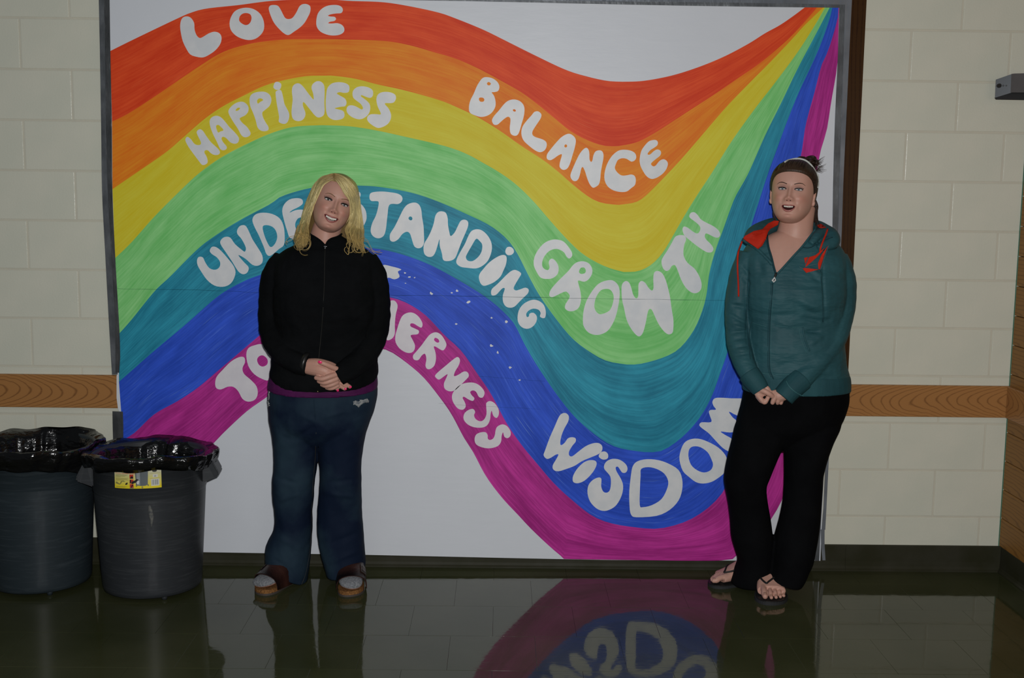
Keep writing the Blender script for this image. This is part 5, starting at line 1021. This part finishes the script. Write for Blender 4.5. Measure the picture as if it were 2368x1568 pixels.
drapetube('pocket_seam', bvH, [(1738,745),(1755,751),(1772,755)], .0010, .0003, m_seam, hd, n=5); drapetube('pocket_seam', bvH, [(1792,753),(1820,756),(1857,757)], .0012, .0003, m_seam, hd, n=5)
drapetube('pocket_edge', bvH, [(1857,757),(1859,775),(1864,792),(1872,812)], .0030, .001, m_hood, hd); drapetube('pocket_seam', bvH, [(1848,758),(1850,775),(1856,795),(1866,818)], .0010, .0004, m_seam, hd, n=5); drapetube('pocket_edge', bvH, [(1738,745),(1733,765),(1732,800),(1735,830)], .0014, .0004, m_seamd, hd)
drapetube('sleeve_seam', bvH, [(1897,625),(1900,660),(1902,700),(1903,745)], .0013, .0002, m_seamd, hd); drapetube('sleeve_seam', bvH, [(1732,625),(1729,660),(1727,700),(1728,760),(1731,800)], .0013, .0002, m_seamd, hd)
mb = MB(); pxloft(mb, [(1719,1958,862,-.262,.153,0),(1719,1963,870,-.262,.156,0),(1718,1964.5,885,-.262,.157,0),(1719,1964,902,-.262,.156,0)]); hb = remesh('hem_band', mb, .004, m_hood2, hd, 2); bvb = bvh_of(hb, hd)
drapetube('hem_seam', bvb, [(1757,861),(1770,864.5),(1779,865.5)], .0016, .0004, m_seam, hb, n=5); drapetube('hem_seam', bvb, [(1790,866),(1815,867),(1838,866)], .0016, .0004, m_seam, hb, n=5)
mb = MB(); pxtube(mb, [(1732,864,-.382,.043),(1742,878,-.395,.041),(1752,891,-.403,.038),(1760,903,-.41,.034)], 20); cf = remesh('cuff', mb, .0035, m_hood2, hd, 2)
mb = MB(); pxtube(mb, [(1852,876,-.402,.050),(1838,890,-.412,.047),(1822,906,-.42,.044),(1811,919,-.422,.043)], 20); cf = remesh('cuff', mb, .0035, m_hood2, hd, 2); bvc = bvh_of(cf)
drapetube('cuff_seam', bvc, [(1818,880),(1824,893),(1838,906),(1852,914),(1858,916)], .0020, .001, m_seam, cf, -.46)
m_black = noisy('black_stretch_cotton', (.0028, .0030, .0036), (.0045, .0048, .0056), 7, 4, rough=.9, spec=.06, bump=.5, bscale=8, bstretch=(1, 1, .6), dist=.03)
mb = MB(); pxloft(mb, hipsB); pxloft(mb, legLB); pxloft(mb, legRB); tr_ = remesh('trousers', mb, .0045, m_black, Bp, 3); a = co_of(tr_.data); q = proj(a)
k = np.clip((q[:, 1]-1325)/30, 0, 1); right_ = a[:, 0] > P(1778, 1330, -.28)[0]; a[:, 2] -= k*np.where(right_, .022*(q[:, 0]-1805)/40, 0); a[:, 2] = np.maximum(a[:, 2], .004); set_co(tr_.data, a)
bvF = bvh_of(bodyB)
def down(f, u, v):
    p = f.w(u, v, .088); h_ = bvF.ray_cast(Vector(p), Vector((0, 0, -1))); return np.array(h_[0])+np.array([0, 0, .0025]) if h_[0] is not None else f.w(u, v, .04)
m_flip = base_mat('black_rubber', (.012, .012, .012), .55, .4)[0]; m_flip2 = base_mat('dark_grey_foam', (.028, .030, .032), .7, .3)[0]
for f in (fLB, fRB):
    f.z0 = 0.0; v, fc = f.slab(0, .011, .016); so = mk('flip_flop', v, fc, m_flip2, Bp); so['label'] = 'black flip-flop with a thin thong strap'; v, fc = f.slab(.011, .0145, .010); mk('footbed', v, fc, m_flip, so)
    post = (.196, .019)
    for sg in (1, -1):
        pts = [down(f, post[0]-.004, post[1]), down(f, .180, .017+sg*.010), down(f, .160, .008+sg*.026), down(f, .138, sg*.036), f.w(.122, sg*.0455, .030), f.w(.11, sg*.048, .014)]
        Rr = interp([list(p) for p in pts], 4); MB().tube(Rr, .0042, 8, .7).build('strap', m_flip, so, True)
    MB().tube([f.w(post[0], post[1], .032), f.w(post[0]+.003, post[1], .012)], .003, 8).build('toe_post', m_flip, so, True)
# dark hair, bun and headband
m_hairB = hair_mat('dark_brown_hair', .48, .35)
yb = lambda z: np.interp(z, [-9, -4, -1.5, 0, 2, 4, 5.3, 6.2, 6.9], [4.5, 3.2, 2.2, -.6, -2.6, -4.6, -6.6, -8.6, -12])
V, F = HB.grid(lambda v: np.clip((v[:, 1]-yb(v[:, 2]))*.4, -.6, .62)+.55*np.clip((v[:, 1]-1)/4, 0, 1), 120, 130); F = [f for f in F if any(V[i, 1] > -9 and (V[i, 2] > 5.2 or V[i, 1] > yb(V[i, 2])-.9) for i in f)]; hb_ = mk('hair', HB.W(V), F, m_hairB, Bp, True)
cc = np.array([(.022, .012, .008)]*len(V))*(1+.35*np.sin(V[:, :1]*11+V[:, 2:3]*2)); t = np.clip((-V[:, 1]-4)/4, 0, 1)[:, None]; cc = cc*(1-t)+np.array([.045, .025, .013])*t; setcol(hb_, np.clip(cc, 0, 1))
rs = np.random.RandomState(9); mb = MB(); colsB = []
bvQ = bvh_of(hb_); ctr = Vector(HB.W([0, .6, 1.5])[0]); goal = HB.W([1.0, 8.5, 8.5])[0]
for k in range(420):
    z0 = rs.uniform(-3.5, 7.4); sx = rs.choice([-1, 1]); w_0, f_0, b_0 = HB.wfb(z0); y0 = float(yb(z0))+.55+rs.uniform(0, 2.5)*(rs.rand() < .5)
    if z0 > 5.5: x0 = rs.uniform(-4.5, 4.5); z0 = 6.5+rs.uniform(0, 2); y0 = -7
    else: x0 = sx*w_0*max(.05, 1-(min(abs(y0-.5)/9.2, .98))**2.25)**(1/2.25)
    st = HB.W([x0, y0, z0])[0]; pts = []
    for t in np.linspace(0, .96, 9):
        p = Vector(st*(1-t)+goal*t); d = (p-ctr).normalized(); h_ = bvQ.ray_cast(ctr, d)
        if h_[0] is not None: pts.append(np.array(h_[0])+np.array(d)*.0004)
    if len(pts) < 5: continue
    r0 = rs.uniform(.0007, .0016); Rr = interp([list(p)+[r0*(.3 if i == 0 else 1)] for i, p in enumerate(pts)], 3); mb.tube(Rr[:, :3], Rr[:, 3], 5)
    c_ = np.array([.030, .016, .010])*rs.uniform(.35, 2.3); colsB += [tuple(c_)]*(5*len(Rr))
sB = mb.build('hair_strands', m_hairB, hb_, True); setcol(sB, np.array(colsB)); mb = MB()
def strand(mb, pts, r, n=5):
    Rr = interp([list(p)+[q_] for p, q_ in zip(pts, r)], 4); mb.tube(Rr[:, :3], Rr[:, 3], n)
for k in range(26):
    cx, cy = 1868+rs.uniform(-14, 14), 371+rs.uniform(-4, 10); r1 = rs.uniform(8, 17); ph = rs.rand()*6.28; Y0 = -.20+rs.uniform(-.03, .04)
    strand(mb, [P(cx+r1*math.cos(ph+i*.8), cy+r1*.55*math.sin(ph+i*.8), Y0+.02*math.sin(i)) for i in range(7)], [.005]*6+[.001])
mb.ball(P(1868, 376, -.19), (.030, .03, .018), 14)
for k in range(16):
    x0, y0 = 1885+rs.uniform(-4, 5), 382+rs.uniform(-8, 16); a_ = rs.uniform(-1.0, .25); L_ = rs.uniform(14, 30)
    strand(mb, [P(x0, y0, -.21), P(x0+L_*.4*math.cos(a_), y0+L_*.4*math.sin(a_), -.21), P(x0+L_*math.cos(a_+.15), y0+L_*math.sin(a_+.15), -.21)], [.0022, .0012, .0004])
for k in range(22):
    x0 = 1878+rs.uniform(-4, 10); strand(mb, [P(x0-4, 455+rs.uniform(-6, 6), -.24), P(x0+3, 478, -.24), P(x0+1+rs.uniform(-3, 5), 500, -.25), P(x0+rs.uniform(-8, 14), 528+rs.uniform(-14, 8), -.27)], [.004, .0035, .002, .0004])
for k in range(5): strand(mb, [P(1794, 470+rs.uniform(-4, 6), -.25), P(1790+rs.uniform(-2, 2), 490, -.25), P(1793+rs.uniform(-4, 3), 512, -.26)], [.002, .0018, .0004])
bn = mb.build('hair_bun', m_hairB, hb_, True); setcol(bn, (.030, .015, .010))
bvC = bvh_of(hb_); m_band = base_mat('white_band', (.62, .66, .62), .4)[0]
drapetube('headband', bvC, [(1815,377),(1826,370),(1843,366.5),(1857,368.5),(1868,374),(1878,384),(1886,397),(1890.5,410),(1892,420),(1889,434)], .0036, .003, m_band, hb_, -.28, flat=.6)
# ================================================================== BINS
def lathe(mb, c, prof, n=72, fn=None):
    base = len(mb.v)
    for i, (r, z) in enumerate(prof):
        for k in range(n):
            t = 2*math.pi*k/n; rr, zz = (r, z) if fn is None else fn(t, i, r, z)
            mb.v.append((c[0]+rr*math.cos(t), c[1]+rr*math.sin(t), zz))
    for i in range(len(prof)-1):
        for k in range(n): p = base+i*n+k; q = base+i*n+(k+1) % n; mb.f.append((p, q, q+n, p+n))
    return mb
def plastic(name, c1, c2):
    m, nt, b = base_mat(name, c1, .42, .4)
    tc = N(nt, 'ShaderNodeTexCoord'); mp = N(nt, 'ShaderNodeMapping'); mp.inputs['Scale'].default_value = (5, 5, 70); mp.inputs['Rotation'].default_value = (.12, .1, 0); nt.links.new(tc.outputs['Object'], mp.inputs[0])
    nz = N(nt, 'ShaderNodeTexNoise'); nz.inputs['Scale'].default_value = 1.6; nz.inputs['Detail'].default_value = 6; nz.inputs['Roughness'].default_value = .65; nt.links.new(mp.outputs[0], nz.inputs['Vector'])
    rp = N(nt, 'ShaderNodeValToRGB'); rp.color_ramp.elements[0].position = .50; rp.color_ramp.elements[1].position = .95; rp.color_ramp.elements[0].color = tuple(c1)+(1,); rp.color_ramp.elements[1].color = tuple(c2)+(1,)
    nt.links.new(nz.outputs[0], rp.inputs[0]); nt.links.new(rp.outputs[0], b.inputs['Base Color'])
    bp = N(nt, 'ShaderNodeBump'); bp.inputs['Strength'].default_value = .10; bp.inputs['Distance'].default_value = .002; nt.links.new(nz.outputs[0], bp.inputs['Height']); nt.links.new(bp.outputs[0], b.inputs['Normal'])
    return m
m_bag, nt, b = base_mat('black_bin_liner', (.006, .006, .0065), .16, .55)
tc = N(nt, 'ShaderNodeTexCoord')
def bump_chain(nt, b, tc, specs):
    prev = None
    for sc, st, dist, strength in specs:
        mp = N(nt, 'ShaderNodeMapping'); mp.inputs['Scale'].default_value = st; nt.links.new(tc.outputs['Object'], mp.inputs[0])
        nz = N(nt, 'ShaderNodeTexNoise'); nz.inputs['Scale'].default_value = sc; nz.inputs['Detail'].default_value = 4; nt.links.new(mp.outputs[0], nz.inputs['Vector'])
        bp = N(nt, 'ShaderNodeBump'); bp.inputs['Strength'].default_value = strength; bp.inputs['Distance'].default_value = dist; nt.links.new(nz.outputs[0], bp.inputs['Height'])
        if prev: nt.links.new(prev.outputs[0], bp.inputs['Normal'])
        prev = bp
    nt.links.new(prev.outputs[0], b.inputs['Normal'])
bump_chain(nt, b, tc, [(7, (1, 1, 2.2), .035, .8), (17, (1, 1, 1.5), .010, .5)])
m_white = base_mat('label_white', (.72, .72, .66), .4)[0]; m_yel = None
m_yel, nt2, b2 = base_mat('label_yellow_fade', (.7, .6, .05), .4, .4)
tc2 = N(nt2, 'ShaderNodeTexCoord'); sp = N(nt2, 'ShaderNodeSeparateXYZ'); nt2.links.new(tc2.outputs['Generated'], sp.inputs[0])
rp2 = N(nt2, 'ShaderNodeValToRGB'); e0, e1 = rp2.color_ramp.elements[0], rp2.color_ramp.elements[1]; e0.position = .08; e0.color = (.86, .70, .02, 1); e1.position = .85; e1.color = (.66, .66, .60, 1); em = rp2.color_ramp.elements.new(.5); em.color = (.72, .68, .26, 1)
nt2.links.new(sp.outputs['Z'], rp2.inputs[0]); nt2.links.new(rp2.outputs[0], b2.inputs['Base Color'])
m_lr = base_mat('label_red_ink', (.62, .045, .02), .5)[0]; m_lb = base_mat('label_blue_ink', (.03, .05, .35), .5)[0]; m_lk = base_mat('label_black_ink', (.015, .015, .015), .5)[0]; m_lg = base_mat('label_grey_ink', (.12, .14, .15), .5)[0]; m_lg2 = base_mat('label_light_grey_ink', (.30, .33, .34), .5)[0]; m_lo = base_mat('label_olive_ink', (.28, .26, .08), .5)[0]
def make_bin(c, ztop, mat, label, seed, rb=.193, rt=.2145, rc=.2180, rl=.262, hang=.075, angs=(.1, math.pi+.1), tilt=0.0, tf=0.0):
    root = empty('trash_bin', (c[0], c[1], 0)); tag(root, label, 'bin')
    z0 = .012; zc = ztop-.135
    prof = [(0, z0+.006), (rb-.03, z0+.006), (rb-.012, z0), (rb-.003, z0+.004), (rb, z0+.018)]+[(rb+(rt-rb)*t, z0+.02+(zc-z0-.03)*t) for t in np.linspace(.05, 1, 12)]+[(rt+.0005, zc-.004), (rc, zc), (rc+.001, ztop-.012), (rc+.007, ztop-.010), (rc+.008, ztop), (rc, ztop+.002), (rt-.004, ztop-.006), (rt-.008, zc), (rb-.008, z0+.02), (0, z0+.012)]
    lathe(MB(), c, prof).build('bin_body', mat, root, True)
    for t in (.5, 2.1, 3.6, 5.25):
        MB().tube([(c[0]+(rb-.022)*math.cos(t), c[1]+(rb-.022)*math.sin(t), 0), (c[0]+(rb-.022)*math.cos(t), c[1]+(rb-.022)*math.sin(t), z0+.008)], [.010, .013], 14).build('foot', mat, root, True)
    for t in angs:   # moulded side handles
        d = np.array([math.cos(t), math.sin(t), 0]); s = np.array([-math.sin(t), math.cos(t), 0]); cc = np.array([c[0], c[1], 0])
        v = []; 
        for y_ in (-.055, .055): v += [cc+d*(rc-.006)+s*y_+np.array([0, 0, ztop-.005]), cc+d*(rc+.022)+s*y_+np.array([0, 0, ztop-.008]), cc+d*(rc+.058)+s*y_*.9+np.array([0, 0, ztop-.078]), cc+d*(rc+.056)+s*y_*.9+np.array([0, 0, ztop-.092]), cc+d*(rc+.040)+s*y_*.9+np.array([0, 0, ztop-.098]), cc+d*(rc-.006)+s*y_+np.array([0, 0, ztop-.118])]
        f = [(0, 1, 2, 3, 4, 5)[::-1], (6, 7, 8, 9, 10, 11)]+[(i, (i+1) % 6, (i+1) % 6+6, i+6) for i in range(6)]
        o = mk('handle', v, f, mat, root); bm = bmesh.new(); bm.from_mesh(o.data); bmesh.ops.recalc_face_normals(bm, faces=bm.faces); bmesh.ops.bevel(bm, geom=bm.edges[:], offset=.005, segments=2, affect='EDGES'); bm.to_mesh(o.data); bm.free()
    rs = np.random.RandomState(seed); A_ = rs.uniform(0, 6.28, 24)
    prof = [(.12, ztop-.28), (.155, ztop-.22), (.175, ztop-.16), (.188, ztop-.10), (.196, ztop-.05), (.203, ztop-.012), (rl-.030, ztop+.010), (rl-.006, ztop+.017), (rl+.002, ztop+.010), (rl+.001, ztop-.004), (rl-.004, ztop-.020), (rl-.010, ztop-.038), (rl-.020, ztop-hang*.75), (rl-.026, ztop-hang), (rl-.028, ztop-hang-.006), (rl-.031, ztop-hang)]
    nn = len(prof)
    def fn(t, i, r, z):
        s = i/(nn-1); inner = i < 6; w = 0
        for k, (f_, a_) in enumerate(((2, .004), (3, .005), (5, .004), (9, .004), (14, .003), (23, .0022), (37, .0014))): w += a_*math.sin(f_*t+A_[k]+s*(2+k)*.8)
        lump = .6+.8*abs(math.sin(1.5*t+A_[9])) 
        r2 = r+w*lump*(1.0 if inner else .8); z2 = z+.006*math.sin(2*t+A_[10])+.004*math.sin(5*t+A_[11])+.003*math.sin(11*t+A_[12]+s*4)+tilt*math.cos(t-2.2)-tf*math.sin(t)
        if i >= nn-4: z2 += .007*math.sin(3*t+A_[13])+.004*math.sin(7*t+A_[14])
        if inner: r2 = min(r2-abs(.016*math.sin(3.5*t+A_[15]+i*.5))*(1-i/8), .205)
        return max(r2, .02), z2
    mb = lathe(MB(), c, prof, 200, fn)
    b0 = len(mb.v); n = 200; k0 = [mb.v[k] for k in range(n)]; mb.v.append((c[0], c[1], ztop-.30)); mb.f += [(b0, (k+1) % n, k) for k in range(n)]
    a = np.array(mb.v); q = noise3(a*[1, 1, 1.6], 30, seed)*.0035+noise3(a, 70, seed+1)*.0012; d = a-[c[0], c[1], ztop-.1]; d /= np.linalg.norm(d, axis=1)[:, None]+1e-9; a = a+d*q[:, None]
    side = (-1 if label.startswith('slate') else 1); s_ = (a[:, :2]-MID)@NRM*side; bad = s_ < .002; a[bad, :2] += NRM*((.002-s_[bad])*side)[:, None]
    wl = -.030; over = a[:, 1] > wl; a[over, 1] = wl+.2*0*(a[over, 1]-wl)
    mb.v = [tuple(x) for x in a]; mb.build('bin_liner', m_bag, root, True)
    return root
m_bin1 = plastic('grey_bin_plastic', (.030, .034, .039), (.070, .077, .084)); m_bin2 = plastic('slate_bin_plastic', (.023, .033, .040), (.060, .076, .088))
c1 = (P(350, 1200, -.290)[0], -.290); zt1 = P(347, 1042, -.27)[2]
c2 = (P(91, 1180, -.25)[0]+.0, -.25); zt2 = P(95, 1030, -.262)[2]
MID = (np.array(c1)+np.array(c2))/2; NRM = np.array(c1)-np.array(c2); NRM /= np.linalg.norm(NRM)
b2o = make_bin(c2, zt2+.004, m_bin2, 'slate grey trash bin with black liner at the left picture edge', 4, rl=.262, hang=.064, angs=(math.pi+.35, 2.2), tilt=.006, tf=.005)
b1o = make_bin(c1, zt1, m_bin1, 'grey trash bin with a yellow product label on its rim band', 11, rl=.260, hang=.032, angs=(.10, math.pi+.30), tf=.010)
# wraps flat artwork round the rim band of the labelled bin
RCL = .2200
def wrap(u, z, r): t = -math.pi/2+u/r; return (c1[0]+r*math.cos(t), c1[1]+r*math.sin(t), z)
def px_to_uz(px, py):
    # where the camera ray meets the band's cylinder
    d = ray(px, py); o = CAM-np.array([c1[0], c1[1], 0]); a = d[0]**2+d[1]**2; bq = 2*(o[0]*d[0]+o[1]*d[1]); cq = o[0]**2+o[1]**2-RCL**2; disc = max(bq*bq-4*a*cq, 0); t = (-bq-math.sqrt(disc))/(2*a); p = CAM+d*t
    return (math.atan2(p[1]-c1[1], p[0]-c1[0])+math.pi/2)*RCL, p[2]
ul, zl_ = px_to_uz(266, 1127); ur, zr_ = px_to_uz(374, 1127); _, ztp = px_to_uz(320, 1078); zlo = (px_to_uz(320, 1130)[1]); zhi = ztp+.004
LW = ur-ul; LH = zhi-zlo
def patch(name, pts, mat, lift, parent, n=1):
    """flat print given in label units 0..160 x 0..72 (y down), bent round the band"""
    q = [(ul+x/160*LW, zhi-y/72*LH) for x, y in pts]; bm = bmesh.new(); vs = [bm.verts.new((u, z, 0)) for u, z in q]
    for t in tessellate_polygon([[Vector((u, z, 0)) for u, z in q]]):
        try: bm.faces.new([vs[i] for i in t])
        except ValueError: pass
    for _ in range(4):
        e = [x for x in bm.edges if abs(x.verts[0].co.x-x.verts[1].co.x) > .012]
        if e: bmesh.ops.subdivide_edges(bm, edges=e, cuts=1); bmesh.ops.triangulate(bm, faces=bm.faces[:])
    bm.verts.index_update(); v = [wrap(x.co.x, x.co.y, RCL+lift) for x in bm.verts]; F = []
    for f in bm.faces:
        idx = [x.index for x in f.verts]; a, b_, c_ = [np.array(v[i]) for i in idx[:3]]; nn = np.cross(b_-a, c_-a); F.append(idx if nn[1] < 0 else idx[::-1])
    bm.free(); return mk(name, v, F, mat, parent)
lab = patch('product_label', [(0, 0), (160, 0), (160, 72), (0, 72)], m_yel, .0006, b1o); lab['label'] = 'yellow and white product label'
def ptxt(s, x, y, h, mat, italic=True):
    cu = bpy.data.curves.new('t', 'FONT'); cu.body = s; cu.size = h; cu.shear = .25 if italic else 0; cu.offset = h*.015; cu.resolution_u = 2
    o = bpy.data.objects.new('t', cu); link(o); dg = bpy.context.evaluated_depsgraph_get(); me = bpy.data.meshes.new_from_object(o.evaluated_get(dg)); bpy.data.objects.remove(o); bpy.data.curves.remove(cu)
    a = co_of(me)
    for i, q in enumerate(a): 
        u = ul+(x+q[0])/160*LW; z = zhi-y/72*LH+q[1]/160*LW; a[i] = wrap(u, z, RCL+.0011)
    set_co(me, a); me.name = 'label_print'; me.materials.clear(); me.materials.append(mat); ob = bpy.data.objects.new('label_print', me); link(ob, lab)
rect = lambda x0, y0, x1, y1: [(x0, y0), (x1, y0), (x1, y1), (x0, y1)]
ptxt('Ergonomic Back Saver', 4, 7, 6.2, m_lr); ptxt('Contenant ergonomique', 4, 14.5, 6, m_lb); ptxt('protégeant le dos', 4, 21, 6, m_lb); ptxt('Protector ergonómico de espalda', 4, 27.5, 5.4, m_lr)
for i, (y, ln) in enumerate(((30, 44), (32.2, 40), (34.4, 34), (36.6, 18), (41, 46), (43.2, 42), (45.4, 47), (47.6, 30), (66, 40), (68, 34))):
    patch('label_print', rect(5, y, 5+ln, y+.9), m_lo, .0011, lab)
patch('label_print', [(4,54),(8,52),(14,56),(20,58),(24,50),(32,49),(40,50),(38,51.5),(28,51.5),(24,58),(19,61),(4,58)], m_lo, .0010, lab)
patch('label_print', [(39,60),(40,57),(43,55),(46,53),(48,55),(47,59),(42,61)], m_lk, .0011, lab)
for y in (29, 44, 58): patch('label_print', rect(55, y, 68, y+12.5), m_lr, .0010, lab)
patch('label_print', [(56,41),(60,35),(63,33),(67,36),(67,41.5),(56,41.5)], m_lk, .0013, lab); patch('label_print', [(56,45),(60,45),(61,50),(58,56),(55.5,56)], m_lk, .0013, lab); patch('label_print', [(59,69),(60,63),(64,60),(67,62),(66,66),(63,64),(62,69)], m_lk, .0013, lab); patch('label_print', rect(55, 68.5, 68, 71), m_lg, .0012, lab)
patch('label_print', [(68,0),(119,0),(118,3),(117,9),(115,60),(108,63.5),(95,64),(84,63),(76,60),(73,9),(69,4)], m_lg, .0012, lab); patch('label_print', [(78,9),(90,9),(90,62),(84,61),(79,58)], m_lg2, .0014, lab); patch('label_print', rect(71, 5.5, 118, 8), m_lg2, .0014, lab)
patch('label_print', [(60,56),(63,50),(72,47),(80,42),(86,45),(84,52),(74,54),(64,58)], m_lk, .0016, lab); patch('label_print', [(78,52),(84,46),(88,50),(86,58),(80,59)], m_white, .0017, lab)
for x, y in ((78, 63), (97, 68), (116, 62)): patch('label_print', [(x+2.6*math.cos(t), y+2.6*math.sin(t)) for t in np.linspace(0, 6.28, 12)[:-1]], m_lk, .0015, lab); patch('label_print', [(x+1.2*math.cos(t), y+1.2*math.sin(t)) for t in np.linspace(0, 6.28, 10)[:-1]], m_white, .0017, lab)
patch('label_print', [(138+9.5*math.cos(t), 9+2.6*math.sin(t)) for t in np.linspace(0, 6.28, 16)[:-1]], m_lg2, .0012, lab); patch('label_print', [(138+8*math.cos(t), 19+3.8*math.sin(t)) for t in np.linspace(0, 6.28, 14)[:-1]], m_lk, .0012, lab)
for y in (13.5, 26, 42): patch('label_print', rect(122, y, 157, y+.6), m_lo, .0011, lab)
patch('label_print', rect(132, 30, 148, 39), m_white, .0011, lab); ptxt('32', 135.5, 37.5, 7, m_lk)
patch('label_print', rect(126, 44, 153, 65), m_white, .0011, lab); x = 128
rsb = random.Random(2)
while x < 150: wd = rsb.choice((.5, .8, 1.3)); patch('label_print', rect(x, 46, x+wd, 62), m_lg, .0014, lab); x += wd+rsb.choice((.6, .9, 1.2))
# pale scrape down the front of the labelled bin
m_scr = noisy('pale_scrape', (.17, .17, .15), (.06, .065, .07), 90, 4, rough=.6)
bvB1 = bvh_of(*[o for o in b1o.children if o.name.startswith('bin_body')])
drape('scrape', bvB1, [(343,1170),(347,1168),(352,1178),(355,1195),(353,1210),(351,1219),(349,1217),(347,1200),(343,1186)], .0006, m_scr, b1o, -.5, 4, .0004)
for o in bpy.data.objects:
    if '_base' in o: del o['_base']
